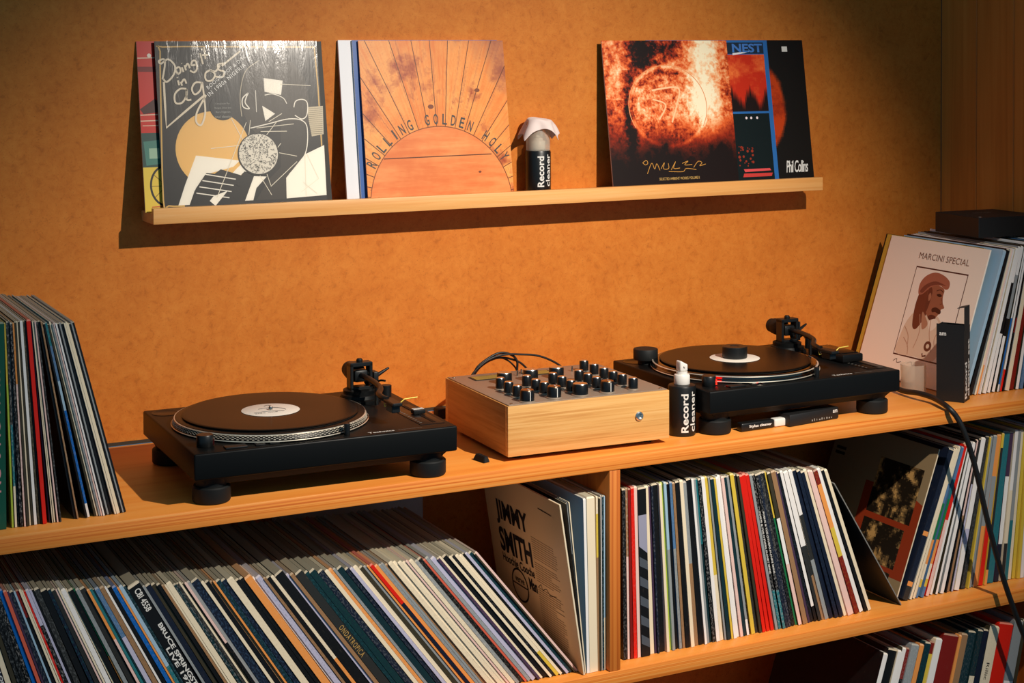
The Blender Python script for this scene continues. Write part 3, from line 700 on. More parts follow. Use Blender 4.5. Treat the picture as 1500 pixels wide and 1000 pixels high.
ST_(jim, 'Hoochie Cooche', .14, .435, M_blk_ink, dd, .41, .055, .02); ST_(jim, 'Man', .46, .345, M_blk_ink, dd, .10, .075, .03); ST_(jim, 'verve', .27, .345, M_blk_ink, dd, .12, .03, .01)
cdk = side_sleeve(1.2850, -.4495, LS, -.5656, .003, flat('slate_cover', (46, 50, 50), .35), flat('grey_spine', (128, 126, 120)), 'slate grey record cover leaning steeply alone in the gap of the lower right shelf')
a = Art(); random.seed(4)
for k in range(9): a.line([(.72, .62-.035*k), (.72+random.uniform(.08, .2), .615-.035*k)], .006, (26, 28, 28))
side_art(a, cdk)
dcov = side_sleeve(1.2925, -.4246, LS, .366, .0036, flat('tan_cover', (150, 126, 92), .3), M_cream, 'tan record cover with dark photographs in a rust frame, leaning right')
a = Art(); a.poly([(.42, .12), (1, .12), (1, .62), (.86, .66), (.42, .66)], (150, 54, 26))
def phf(s0):
    def f(u, v):
        n = fbm(u*9+s0, v*9, s0, 5); return mixc((34, 26, 18), (196, 150, 88), max(0, n*1.5))
    return f
a.grid(phf(1), 34, (.50, .93, .47, .84)); a.grid(phf(5), 30, (.50, .90, .17, .43)); a.grid(phf(9), 24, (.52, .88, -.0+.02, .14)); a.poly([(.04, .80), (.14, .80), (.14, .82), (.04, .82)], (30, 26, 22)); a.poly([(.04, .765), (.14, .765), (.14, .785), (.04, .785)], (30, 26, 22))
side_art(a, dcov)
mar = side_sleeve(1.4795, -.3805, 0, .338, .0036, flat('ivory_cover', (250, 232, 212), .35), flat('ivory_spine', (226, 214, 200)), 'ivory record cover with a sepia portrait of a man in a cap')
a = Art(); FR = (88, 44, 34); SP = (146, 84, 60); SP2 = (196, 146, 118)
a.poly([(.34, .17), (.86, .17), (.86, .81), (.34, .81)], FR); a.poly([(.346, .18), (.853, .18), (.853, .80), (.346, .80)], (250, 232, 214))
a.blob([(.36, .185), (.55, .185), (.74, .185), (.77, .30), (.74, .42), (.67, .49), (.56, .50), (.46, .50), (.39, .42), (.36, .30)], (228, 198, 170))
a.blob([(.45, .40), (.43, .54), (.45, .66), (.50, .70), (.58, .66), (.57, .52), (.53, .42), (.49, .37)], (118, 58, 40))
a.blob([(.52, .69), (.60, .70), (.67, .68), (.675, .63), (.69, .585), (.715, .555), (.69, .54), (.685, .515), (.655, .48), (.60, .465), (.56, .49), (.53, .56)], (158, 94, 68))
a.blob([(.52, .68), (.56, .66), (.565, .58), (.55, .50), (.53, .54)], (112, 56, 40))
a.blob([(.43, .62), (.42, .69), (.46, .75), (.54, .785), (.63, .775), (.70, .74), (.71, .695), (.68, .68), (.62, .70), (.54, .68), (.47, .62)], (172, 100, 76))
a.blob([(.44, .64), (.48, .69), (.57, .725), (.68, .705), (.60, .705), (.52, .68), (.47, .63)], (128, 66, 50))
a.blob([(.60, .535), (.64, .548), (.69, .53), (.685, .505), (.64, .515), (.61, .51)], (78, 36, 26)); a.blob([(.58, .47), (.62, .45), (.66, .475), (.64, .49), (.60, .49)], (96, 46, 34))
a.blob([(.61, .635), (.64, .645), (.665, .632), (.64, .622)], (64, 30, 22)); a.curve([(.60, .66), (.635, .672), (.67, .658)], .006, (84, 40, 30)); a.curve([(.66, .62), (.685, .585), (.665, .572)], .004, (110, 56, 40))
a.blob([(.535, .62), (.55, .64), (.565, .61), (.55, .58)], (176, 112, 84)); a.blob([(.52, .50), (.56, .47), (.60, .42), (.56, .38), (.53, .44)], (184, 128, 98))
a.blob([(.60, .44), (.66, .47), (.70, .44), (.64, .38)], (242, 220, 198))
for P in (((.50, .48), (.54, .36), (.52, .24)), ((.62, .46), (.64, .36), (.70, .24)), ((.40, .30), (.46, .25), (.48, .19)), ((.74, .42), (.70, .34), (.72, .28)), ((.38, .38), (.44, .32), (.46, .24))): a.curve(P, .006, SP2, 5)
a.circ(.655, .275, .036, (110, 60, 44), 20); a.circ(.655, .275, .016, (226, 196, 168), 16); a.line([(.62, .22), (.63, .20), (.66, .21)], .012, (110, 60, 44))
a.curve([(.36, .125), (.39, .145), (.40, .12), (.44, .13)], .004, (90, 60, 50)); a.curve([(.50, .13), (.54, .145), (.56, .12), (.60, .13)], .004, (90, 60, 50)); side_art(a, mar)
ST_(mar, 'MARCINI SPECIAL', .34, .865, flat('sepia_ink', (130, 92, 76)), a.depth(), .50, .045, .0)
side_sleeve(1.4852, -.360, 0, .333, .0030, flat('yellow_black_cover', (200, 160, 60), .35), M_dk, 'yellow and dark record cover showing as a strip behind the ivory portrait')
side_sleeve(1.4898, -.352, 0, .329, .0026, M_dk, M_dk, 'dark record cover in the top right stack, edge showing behind the yellow strip')
o = box('record_sleeve', (0, SZ, 0, .004, 0, SZ), flat('pale_back_cover', (196, 204, 208)), None, loc=(.121, -.0125, LS+.0004), rot=(-.012, 0, 0)); tag(o, 'pale record cover standing flat against the back wall behind the lower left row', 'record')
# ------------------------------------------------------------------ lettering on spines
def spine_text(o, s, mt, frac0, wfrac, tw, off=.02, down=True, spacing=1.):
    me = o.data; t = max(v.co.x for v in me.vertices); hh = max(v.co.z for v in me.vertices)
    h = min(tw, t*.8); x0 = t/2+(h/2 if not down else -h/2)
    if down: text(s, mt, o, (t/2-h/2, -.0004, hh*(1-frac0)), (0, 0, -1), (1, 0, 0), hh*wfrac, h, off, 'lettering', spacing)
    else: text(s, mt, o, (t/2+h/2, -.0004, hh*(1-frac0)), (0, 0, 1), (-1, 0, 0), hh*wfrac, h, off, 'lettering', spacing)
def tok(key, t, n=0):
    idx = [i for i, q in enumerate(TOK[key]) if q == t]; return ALL[key][idx[n]]
o = tok('A', '24:k'); o['label'] = 'wide black box set with white title lettering in the lower left row'
w_ = max(v.co.x for v in o.data.vertices)
text('CBI 4558', M_ink, o, (w_*.30, -.0004, .302), (0, 0, -1), (1, 0, 0), .042, .010, .02)
text('BRUCE SPRINGSTEEN & THE', M_ink, o, (w_*.52, -.0004, .232), (0, 0, -1), (1, 0, 0), .20, w_*.36, .025, spacing=.95)
text('LIVE 1975', M_ink, o, (w_*.10, -.0004, .19), (0, 0, -1), (1, 0, 0), .085, w_*.34, .025)
box('end_band', (0.0003, w_-.0003, -.0006, -.0001, .3085, .3125), M_cream, o)
spine_text(tok('A', '14.5:K:t:.4'), 'ONDATROPICA', M_gold, .40, .22, .009, .0, spacing=1.2)
o = tok('A', '7:n:w'); spine_text(o, 'LONDON FESTIVAL', M_ink, .42, .34, .006)
spine_text(tok('A', '7:t:T'), 'GREATEST HITS', M_ink, .10, .2, .005) if False else None
o = tok('B', '35:L'); o['label'] = 'thick deep green record with pink lettering, 3rd from left in top left stack'
spine_text(o, 'SSION ON & ON', M_pink, .22, .60, .013, .012)
o = tok('F', '15:c:k:.2'); spine_text(o, 'Rillic', M_blk_ink, .24, .11, .008, .0)
o = tok('F', '22:r'); o['label'] = 'wide bright red record box in bottom right row'
o = tok('F', '24:R'); o['label'] = 'wide dark red record box in bottom right row'
o = tok('A3', '16.5:c'); o['label'] = 'thick cream box set standing upright near the divider'
o = tok('C', '14:k'); o['label'] = 'black record with slanted grey stripes, near the divider in middle row'
w_ = max(v.co.x for v in o.data.vertices); V, F, K = [], [], []
for q in range(5):
    z = .015+q*.036; b = len(V); V += [(.0004, -.0004, z+.010), (w_-.0004, -.0004, z), (w_-.0004, -.0004, z+.016), (.0004, -.0004, z+.027)]; F.append((b, b+1, b+2, b+3)); K.append(lin((78, 84, 92)))
V += [(.0004, -.0004, .205), (w_-.0004, -.0004, .19), (w_-.0004, -.0004, .262), (.0004, -.0004, .262)]; F.append((20, 21, 22, 23)); K.append(lin((150, 150, 170)))
colour_mesh('stripe_print', V, F, K, M_print, o)
for n_ in (0, 1): spine_text(tok('C', '5:k@.75,T:w:.7', n_), 'POEMS & THE OTHERS PLANET SPINS', M_ink, .24+.0*n_, .40, .0035, .02)

# ------------------------------------------------------------------ turntables
def turntable(loc, rot, label, second=False):
    t = empty('turntable', (loc[0], loc[1], .0003), (0, 0, rot)); tag(t, label, 'turntable', None)
    Wd, Dp, H = .453, .353, .0868
    bm = bmesh.new(); bbox(bm, 0, Wd, 0, Dp, .044, H, .003, 3); link('plinth', tomesh(bm, smooth=True), M_black, t)
    # rubber under body, narrower, with sloped skirt
    bm = bmesh.new(); bbox(bm, .012, Wd-.012, .012, Dp-.012, .031, .0438)
    for v in bm.verts:
        if v.co.z < .035: v.co.x += .012 if v.co.x < .2 else -.012; v.co.y += .008 if v.co.y < .2 else -.008
    link('base', tomesh(bm), M_rubber, t)
    for x, y in ((.038, .040), (Wd-.038, .040), (.038, Dp-.040), (Wd-.038, Dp-.040)):
        lathe('foot', [(.027, 0), (.030, .0015), (.031, .004), (.031, .0245), (.029, .0265), (.025, .027), (.025, .030), (.027, .034), (.030, .0436)], M_rubber, t, (x, y, 0), 40)
    cx, cy = .18, .178
    pl = lathe('platter', [(.166, .0872), (.1675, .0885), (.1675, .0905), (.1655, .0915), (.1625, .0985), (.1615, .1005), (.159, .1015), (.100, .1015), (.03, .1015), (0, .1015)] if not second else
               [(.166, .0872), (.1675, .0885), (.1670, .0925), (.1645, .0945), (.1640, .0985), (.1615, .1012), (.158, .1015), (0, .1015)], mat('platter_edge', (30, 28, 26), .35, .6) if not second else mat('polished_platter_edge', (110, 104, 96), .12, 1), t, (cx, cy, 0), 128)
    for z, r in ((.0896, .1679), (.0990, .1632 if not second else .1650)):
        bm = bmesh.new(); lathe_bm(bm, [(r, z-.0009), (r+.0007, z), (r, z+.0009)], 128); link('rim', tomesh(bm, smooth=True), mat('bright_rim', (235, 225, 205), .3, .6), pl)
    if not second:
        bm = bmesh.new()
        for k, (z, r) in enumerate(((.0925, .1652), (.0943, .1645), (.0961, .1637), (.0978, .1630))):
            n = 120
            for i in range(n):
                a = 2*pi*(i+.5*(k % 2))/n; m_ = Matrix.Translation((r*cos(a), r*sin(a), z)) @ Matrix.Rotation(a, 4, 'Z')
                q = bmesh.ops.create_cube(bm, size=1, matrix=m_ @ Matrix.Diagonal((.0020, .0034, .0010, 1)))
        d = link('strobe_dots', tomesh(bm), mat('strobe_dot', (225, 215, 195), .35, .3), pl); d['kind'] = 'stuff'
    lathe('slipmat', [(.149, .1016), (.149, .1032), (0, .1032)], flat('felt', (26, 24, 22), .9), t, (cx, cy, 0), 96)
    # power knob with strobe, start button, target light
    kb = lathe('power_knob', [(.013, H), (.0135, H+.001), (.0135, H+.018), (.0125, H+.0195), (0, H+.0195)], M_blackp, t, (.030, .048, 0), 32)
    box('strobe_window', (.0395, .0437, .040, .056, H+.002, H+.012), M_red if second else flat('strobe_glass', (50, 12, 10), .2), t, .0008)
    box('start_button', (.054, .090, .010, .028, H, H+.003), M_blackp, t, .0008)
    for x in (.104, .128): box('speed_button', (x, x+.016, .012, .022, H, H+.0025), M_blackp, t, .0006)
    if second: box('speed_lamp', (.120, .1225, .018, .020, H+.0026, H+.0032), M_red, t)
    for x, w_ in ((.055, .012), (.075, .013), (.108, .006), (.132, .006)):
        box('legend', (x, x+w_, .0305 if x < .1 else .0245, .0320 if x < .1 else .0255, H, H+.0002), M_grey, t)
    lathe('target_light', [(.0050, H), (.0052, H+.001), (.0052, H+.0185), (.0042, H+.0195), (0, H+.0195)], M_blackp, t, (.262, .020, 0), 24)
    # 45 adapter well
    lathe('adapter_well', [(.0225, H-.0), (.0245, H+.0006), (.022, H+.0008), (.0205, H+.0002), (0, H+.0002)], flat('well', (8, 8, 9), .3), t, (.032, .318, 0), 32)
    # pitch control
    pc = box('pitch_plate', (.398, .442, .030, .190, H, H+.0008), flat('plate', (16, 16, 16), .3), t, .0003)
    box('pitch_slot', (.424, .430, .040, .182, H+.0009, H+.0014), flat('slot', (4, 4, 4), .6), t)
    sl = box('pitch_fader', (.416, .438, .104, .120, H+.0015, H+.009), M_blackp, t, .001)
    box('fader_line', (.417, .437, .1085, .1105, H+.0091, H+.0096), M_ink, sl); box('fader_line', (.417, .437, .116, .1175, H+.0091, H+.0096), M_ink, sl)
    for k in range(13): box('scale_mark', (.402, .4065, .045+.0108*k, .0456+.0108*k, H+.0009, H+.0011), M_grey, pc)
    text('Technics', M_ink, t, (.298, .012, H+.0003), (1, 0, 0), (0, 1, 0), .046, .0075, .02)
    text('Direct Drive Turntable System', M_grey, t, (.352, .0135, H+.0003), (1, 0, 0), (0, 1, 0), .042, .003, .0)
    # tonearm
    px, py = .376, .268
    ta = empty('tonearm', (px, py, H)); ta.parent = t
    lathe('arm_base', [(.040, 0), (.040, .004), (.036, .006), (.034, .012), (.030, .014), (.030, .020), (.024, .022), (0, .022)], M_black, ta, n=48)
    bm = bmesh.new()                                             # gimbal yoke: a square ring
    for d_ in ((-.0215, -.0155, -.012, .010, .020, .068), (.0155, .0215, -.012, .010, .020, .068), (-.0215, .0215, -.012, .010, .0625, .070), (-.0215, .0215, -.012, .010, .020, .026)):
        bbox(bm, *d_, .0012, 1)
    link('gimbal_yoke', tomesh(bm, smooth=True), M_blackp, ta)
    lathe('bearing_cap', [(.006, .0705), (.006, .0735), (.004, .076), (0, .076)], M_blackp, ta, n=24)
    bm = bmesh.new(); bbox(bm, -.013, .013, -.011, .012, .034, .056, .004, 2); link('gimbal_block', tomesh(bm, smooth=True), M_blackp, ta)
    for s_ in (-1, 1):
        o_ = lathe('pivot_screw', [(.003, 0), (.003, .0015), (0, .0015)], M_steel, ta, (s_*.0135, 0, .047), 12, (0, s_*pi/2, 0))
    o_ = lathe('counterweight', [(.010, 0), (.0165, .001), (.0175, .003), (.0175, .022), (.0165, .024), (.0165, .030), (.0150, .031), (.0145, .042), (.012, .043), (0, .043)], M_rubber, ta, (0, .0135, .047), 40, (-pi/2, 0, 0))
    tube('arm_tube', [(0, -.012, .047), (0, -.060, .0465), (-.004, -.115, .044), (-.020, -.150, .041), (-.022, -.175, .039), (-.018, -.186, .038)] if not second else
         [(0, -.012, .047), (-.004, -.060, .0465), (-.016, -.110, .044), (-.040, -.142, .041), (-.048, -.166, .039), (-.047, -.176, .038)], .0052, M_blackp, ta, 6, 14)
    hx, hy, hz = (-.017, -.188, .038) if not second else (-.047, -.178, .038)
    bm = bmesh.new(); bbox(bm, hx-.009, hx+.009, hy-.044, hy+.002, hz-.004, hz+.002, .0015, 1); bbox(bm, hx-.0075, hx+.0075, hy-.036, hy-.008, hz-.016, hz-.0042, .001, 1)
    hs = link('headshell', tomesh(bm), M_blackp, ta)
    tube('finger_lift', [(hx+.009, hy-.034, hz+.001), (hx+.016, hy-.034, hz+.006), (hx+.040, hy-.033, hz+.007)], [.0010]*3, M_yellow, ta, 0, 8)
    for k, (dx, c_) in enumerate(((-.006, (230, 210, 90)), (-.002, (200, 200, 200)), (.002, (60, 120, 220)), (.006, (230, 210, 90)))):
        tube('lead_wire', [(hx+dx, hy+.002, hz-.006), (hx+dx*1.3, hy-.003, hz-.0105), (hx+dx, hy-.008, hz-.008)], .0009, flat('lead_%d' % k, c_), ta, 4, 6)
    tube('lift_lever', [(.030, .004, .022), (.034, -.012, .034), (.040, -.026, .036)], .002, M_blackp, ta, 5, 8)
    tube('arm_rest', [(.006, -.072, .004), (.006, -.072, .040)], .0035, M_blackp, ta, 0, 12); box('rest_clip', (-.008, .012, -.076, -.068, .0385, .0405), M_blackp, ta, .0005)
    lathe('antiskate_dial', [(.010, .006), (.010, .026), (.009, .027), (0, .027)], M_blackp, ta, (.044, -.020, 0), 24)
    box('side_fin', (.024, .028, -.010, .016, .022, .062) if second else (.024, .034, -.010, .014, .022, .050), M_blackp, ta, .0015)
    tube('cue_arm', [(.012, .0, .030), (.040, .012, .040), (.064, .018, .050)], [.0045, .004, .002], M_blackp, ta, 5, 8)
    return t
T1 = (-.164, -.4766, -.0256); T2 = (.8199, -.4607, .0012)
t1 = turntable(T1, T1[2], 'black direct drive turntable with dotted platter rim, left of the wooden mixer')
t2 = turntable(T2, T2[2], 'black direct drive turntable with glowing red strobe, right of the wooden mixer', True)
def tpos(Tt, x, y): return (Tt[0]+x*cos(Tt[2])-y*sin(Tt[2]), Tt[1]+x*sin(Tt[2])+y*cos(Tt[2]))
def vrec(Tt, label, second):
    x, y = tpos(Tt, .18, .178)
    prof = [(.1495, .0002), (.151, .0009), (.1495, .0017), (.144, .0019), (.060, .0019), (.0515, .0016), (0, .0016)]
    o = lathe('vinyl_record', prof, M_vinyl, None, (x, y, .1037), 128); tag(o, label, 'record')
    lab = lathe('paper_label', [(.050, .0020), (.0495, .0023), (.0035, .0023)], flat('white_label', (232, 222, 208), .5), o, n=64)
    lathe('spindle', [(.0036, .0015), (.0036, .006), (.0025, .0085), (0, .009)], M_steel, o, n=16) if not second else None
    return o
v1 = vrec(T1, 'black vinyl record with white centre label lying on the left turntable', False)
v2 = vrec(T2, 'black vinyl record with white centre label lying on the right turntable', True)
for P in (((-.018, .012), (.005, .016), (.020, .004), (.024, -.010)), ((-.002, .030), (.006, .036), (.010, .028), (.006, .022)), ((-.034, -.014), (-.012, -.010), (.002, -.014), (.018, -.02))):
    tube('label_mark', [(a_, b_, .00245) for a_, b_ in P], .0006, M_blk_ink, v1, 6, 5)
text('side one', M_blk_ink, v1, (-.034, -.022, .0025), (1, 0, 0), (0, 1, 0), .040, .005)
x, y = tpos(T2, .18, .178)
o = lathe('record_weight', [(.0235, 0), (.025, .0015), (.025, .0215), (.0235, .023), (.010, .023), (.009, .022), (0, .022)], M_blackp, None, (x, y, .1037+.0026), 48); tag(o, 'short black cylindrical weight on the centre of the right turntable record', 'record weight')
x, y = tpos(T2, .040, .290)
o = lathe('record_adapter', [(.016, 0), (.016, .008), (.0245, .009), (.025, .0105), (.025, .029), (.024, .0305), (0, .0305)], M_rubber, None, (x, y, .0878), 40); tag(o, 'black round single adapter puck on the back left corner of the right turntable', 'adapter')
x, y = tpos(T2, .372, .10)
o = box('stylus_scale', (0, .052, 0, .115, 0, .016), flat('scale_black', (20, 20, 20), .3), None, .003, (x+.018, y, .0868+.0020)); tag(o, 'flat black box lying at the right side of the right turntable', 'box')
o2 = box('lid', (.004, .048, .012, .103, .0161, .0175), flat('glossy_lid', (12, 12, 12), .12), o, .0005)
pfx = None

# ------------------------------------------------------------------ mixer
MX, MY, MR, MW, MD, MZ1 = .4077, -.4435, -.0345, .327, .2829, .0991
mx = empty('rotary_mixer', (MX, MY, .0003), (0, 0, MR)); tag(mx, 'oak cased rotary mixer with aluminium top and black knobs between the turntables', 'mixer')
def mloc(p): 
    d = Vector((p.x-MX, p.y-MY)); return (d.x*cos(-MR)-d.y*sin(-MR), d.x*sin(-MR)+d.y*cos(-MR))
for n_, d_ in (('front_panel', (0, MW, 0, .012)), ('rear_panel', (0, MW, MD-.012, MD)), ('side_panel', (0, .012, .0121, MD-.0121)), ('side_panel', (MW-.012, MW, .0121, MD-.0121))):
    box(n_, (*d_, .009, MZ1-.0012), M_oak if 'side' not in n_ else wood('oak_side', (168, 106, 48), (196, 136, 72), (208, 150, 86), (40, 5, 95), .45, wig=.8), mx, .0006)
box('bottom_panel', (.012, MW-.012, .012, MD-.012, .0092, .014), M_dark, mx)
tp = box('top_plate', (.003, MW-.003, .003, MD-.003, MZ1-.0011, MZ1+.0006), M_alu, mx, .0003)
for x in (.03, MW-.03):
    for y in (.03, MD-.03): lathe('foot', [(.008, 0), (.009, .001), (.008, .0089), (0, .0089)], M_rubber, mx, (x, y, 0), 20)
for x in (.012, MW-.012):
    for y in (.012, MD-.012): lathe('screw', [(.0032, MZ1+.0006), (.0032, MZ1+.0016), (.002, MZ1+.0022), (0, MZ1+.0022)], M_steel, mx, (x, y, 0), 14)
def disp(px0, py0, px1, py1):
    a_ = mloc(at(px0, py0, Z=MZ1)); b_ = mloc(at(px1, py1, Z=MZ1)); return min(a_[0], b_[0]), max(a_[0], b_[0])
for u0_, u1_ in ((.040, .100), (.148, .200)):
    f = box('meter_frame', (u0_-.004, u1_+.004, .222, .258, MZ1+.0007, MZ1+.0016), flat('meter_bezel', (34, 32, 28), .4), mx, .0003)
    box('meter_window', (u0_, u1_, .2255, .2545, MZ1+.0017, MZ1+.0020), flat('meter_window', (150, 128, 62), .25), f)
def knob(zx, zy, kind):
    px, py = 640+zx/3.571, 490+zy/3.571
    r_, h_ = {'s': (.0088, .0220), 'm': (.0128, .0215), 'f': (.0142, .0215)}[kind]
    P = at(px, py+1, Z=MZ1+h_); x, y = mloc(P)
    k = empty('knob', (x, y, MZ1+.0007)); k.parent = mx
    lathe('knob_skirt', [(r_+.0022, 0), (r_+.0022, .0010), (r_+.0008, .0022), (0, .0022)], M_alu, k, n=28)
    bm = bmesh.new(); lathe_bm(bm, [(r_, .0023), (r_, h_-.003), (r_-.0012, h_-.0012)], 36)
    b_ = link('knob_body', tomesh(bm, smooth=True), M_knob, k)
    lathe('knob_cap', [(r_-.0012, h_-.0013), (r_-.0018, h_-.0003), (r_-.004, h_), (0, h_+.0002)], M_chrome if kind in 'sf' else mat('knob_cap_bronze', (150, 104, 66), .25, .9), k, n=28)
    if kind == 'm': box('pointer', (-.0006, .0006, -r_-.0006, -r_+.0004, .003, h_-.002), M_ink, k); box('pointer', (-.0006, .0006, -r_, 0, h_+.0003, h_+.0007), M_ink, k)
for q in ((332, 222), (375, 243), (420, 262), (470, 210), (517, 230), (562, 245), (607, 197), (653, 215), (700, 235), (743, 182), (789, 200), (834, 218), (769, 131), (822, 150), (873, 170), (921, 188), (969, 203), (1026, 222)): knob(*q, 's')
for q in ((472, 285), (613, 266), (892, 238)): knob(*q, 'm')
for q in ((353, 194), (490, 178), (625, 166)): knob(*q, 'f')
knob(750, 252, 'f')
for q in ((420, 196), (440, 186), (706, 172)):
    P = at(640+q[0]/3.571, 490+q[1]/3.571, Z=MZ1+.008); x, y = mloc(P); tube('toggle_switch', [(x, y, MZ1+.0007), (x+.001, y+.001, MZ1+.010)], .0016, M_steel, mx, 0, 8)
P = at(934.5, 608.5, Y=MY-.005); x, y = mloc(P)
jk = lathe('headphone_jack', [(.0085, 0), (.0085, .002), (.0065, .004), (.0045, .004), (.004, .001)], M_chrome, mx, (x, -.0002, P.z), 28, (pi/2, 0, 0)); lathe('socket', [(.0038, .0002), (0, .0002)], flat('socket_black', (8, 8, 8), .5), jk, n=20)

def pts(L_, Y): return [tuple(at(x, y, Y=Y if not isinstance(Y, (list, tuple)) else Y[i])) for i, (x, y) in enumerate(L_)]
def zz(L_): return [(650+x/7.5, 500+y/7.5) for x, y in L_]
for lab, L_, r_ in (('thick black cable rising behind the mixer and curling over to its left meter', [(250, 470), (330, 350), (380, 272), (480, 192), (590, 132), (680, 126), (765, 160), (806, 220), (806, 300), (800, 380)], .0024),
                  ('black cable arching behind the mixer and reaching furthest right', [(240, 480), (322, 352), (385, 284), (480, 208), (600, 158), (720, 140), (850, 142), (1000, 150), (1130, 186), (1265, 256), (1330, 330)], .0021),
                  ('thin black cable behind the mixer ending near the middle large knob', [(260, 470), (340, 350), (400, 272), (500, 205), (620, 176), (730, 190), (830, 226), (905, 290), (960, 370)], .0021),
                  ('thin black cable behind the mixer, inner loop dropping down steeply', [(270, 470), (346, 352), (410, 276), (510, 210), (620, 180), (700, 206), (760, 255), (798, 310), (805, 390)], .0017)):
    yy = -.128 - .006*(len(L_) % 4) + (.004 if r_ < .002 else 0)
    tag(tube('cable', pts(zz(L_), yy), r_, M_cable), lab, 'cable')
# small black plug behind the mixer's left side
o = box('plug', (-.010, .010, -.012, .012, 0, .02), M_rubber, None, .003, tuple(at(645, 612, Z=.0)-Vector((0, 0, -.0004)))); tag(o, 'small black plug on the shelf behind the gap between left turntable and mixer', 'plug')
# big cable over the shelf edge
cp = [(*at(1296, 560, Z=.012)[:2], .012), (*at(1322, 572, Z=.010)[:2], .010)]
L_ = [tuple(at(1345, 575.5, Y=-.385)), tuple(at(1368, 583, Y=-.43)), tuple(at(1388, 596, Y=-.489)), tuple(at(1403, 613, Y=-.505)), tuple(at(1416, 642, Y=-.513)), tuple(at(1430, 690, Y=-.515)),
      tuple(at(1446, 760, Y=-.517)), tuple(at(1466, 835, Y=-.520)), tuple(at(1490, 905, Y=-.525)), tuple(at(1520, 980, Y=-.53)), tuple(at(1550, 1050, Y=-.54))]
tag(tube('cable', cp+L_, .0056, M_cable, None, 8, 14), 'thick black cable arching over the shelf edge and hanging down at the right', 'cable')

# ------------------------------------------------------------------ bottles, box, cup and bits
def wrap_text(o, s, mt, r, ang, z0, width, height, off=.03):
    """lettering wrapped on a cylinder, reading upwards"""
    me = text_mesh(s, off); xs = [v.co.x for v in me.vertices]; ys = [v.co.y for v in me.vertices]; x0, x1, y0, y1 = min(xs), max(xs), min(ys), max(ys)
    bm = bmesh.new(); bm.from_mesh(me)
    for q in range(1, 8):
        bmesh.ops.bisect_plane(bm, geom=bm.verts[:]+bm.edges[:]+bm.faces[:], plane_co=(0, y0+(y1-y0)*q/8, 0), plane_no=(0, 1, 0))
    for v in bm.verts:
        a = (v.co.x-x0)/(x1-x0)*width; b = (v.co.y-y0)/(y1-y0)*height          # a up, b to the left
        th = ang - b/r; v.co = Vector((r*sin(th), -r*cos(th), z0+a))
    bm.to_mesh(me); bm.free(); return link('lettering', me, mt, o)
RB = .0262
def bottle(loc, label, capped, twist=0):
    e = empty('spray_bottle', loc, (0, 0, twist)); tag(e, label, 'bottle')
    hb = .094 if not capped else .088
    lathe('body', [(RB-.003, 0), (RB-.0006, .001), (RB, .003), (RB, hb-.004), (RB-.0012, hb-.001), (RB-.004, hb), (.014, hb+.001)], M_blackp, e, n=56)
    z = hb+.001
    lathe('collar', [(.0145, z), (.0150, z+.001), (.0150, z+.016), (.0138, z+.018), (.0105, z+.0185), (.0105, z+.024)], M_white, e, n=40)
    bm = bmesh.new(); bbox(bm, -.0085, .0085, -.0085, .0085, z+.0241, z+.044, .003, 3)
    for v in bm.verts:
        if v.co.z > z+.036 and v.co.x > 0: v.co.z -= .006
    link('pump_head', tomesh(bm, smooth=True), M_white, e); tube('nozzle', [(0, -.0075, z+.034), (0, -.011, z+.034)], .002, M_white, e, 0, 10)
    if capped:
        bm = bmesh.new(); lathe_bm(bm, [(.0245, hb-.001), (.0250, hb+.056), (.0235, hb+.0585), (.001, hb+.059)], 48); lathe_bm(bm, [(.001, hb+.0578), (.0228, hb+.0573), (.0238, hb+.055), (.0234, hb-.001)], 48)
        link('cap', tomesh(bm, smooth=True), M_frost, e)
    return e
b1 = bottle((*at(1004, 637.5, Z=0)[:2], .0004), 'black spray bottle with white pump standing between mixer and right turntable', False)
b1.location.y += .012
bp = at(789.5, 278, Y=-.040)
b2 = bottle((bp.x, -.0365, LF+.0004), 'black bottle with frosted cap and white cloth on the picture ledge', True)
def facecam(e): d = Vector((CX-e.location.x, CY-e.location.y)); return atan2(d.x, -d.y)
for b_, hh, a0, w_ in ((b1, .008, 0, .082), (b2, .014, 0, .071)):
    f = facecam(b_)
    wrap_text(b_, 'Record', M_ink, RB+.0003, f+radians(28), hh, w_*.88, .0140, .022); wrap_text(b_, 'cleaner', M_ink, RB+.0003, f+radians(64), hh+.001, w_*.92, .0125, .012)
# cloth draped over the cap
bm = bmesh.new(); N = 26; g = []
for j in range(N+1):
    for i in range(N+1):
        u, v = (i/N-.5)*.116, (j/N-.5)*.090; r_ = sqrt(u*u+v*v); a = atan2(v, u)
        R0 = .0262; dr = max(0, r_-R0*.95)
        k = R0*.95+dr*.42 + .004*sin(5*a+1)*min(1, dr/.012) if dr > 0 else r_
        z = -.86*dr + .0012*sin(u*160)*cos(v*120) - (.0006 if r_ > .02 else 0); rr = k/r_ if r_ > 1e-6 else 1
        g.append(bm.verts.new((u*rr+.003, v*rr, z+.0026+ (.006*math.exp(-((u+.012)/.014)**2-((v)/.02)**2)))))
for j in range(N):
    for i in range(N):
        a = j*(N+1)+i; bm.faces.new((g[a], g[a+1], g[a+N+2], g[a+N+1]))
for f in bm.faces: f.smooth = True
o = link('cloth', tomesh(bm, smooth=True, angle=80), M_cloth, None, (bp.x, -.0365, LF+.0004+.147)); o.rotation_euler.z = radians(-14)
md = o.modifiers.new('t', 'SOLIDIFY'); md.thickness = .0012; md.offset = 1; md2 = o.modifiers.new('s', 'SUBSURF'); md2.levels = md2.render_levels = 1
tag(o, 'small white cloth draped over the bottle cap on the picture ledge', 'cloth')

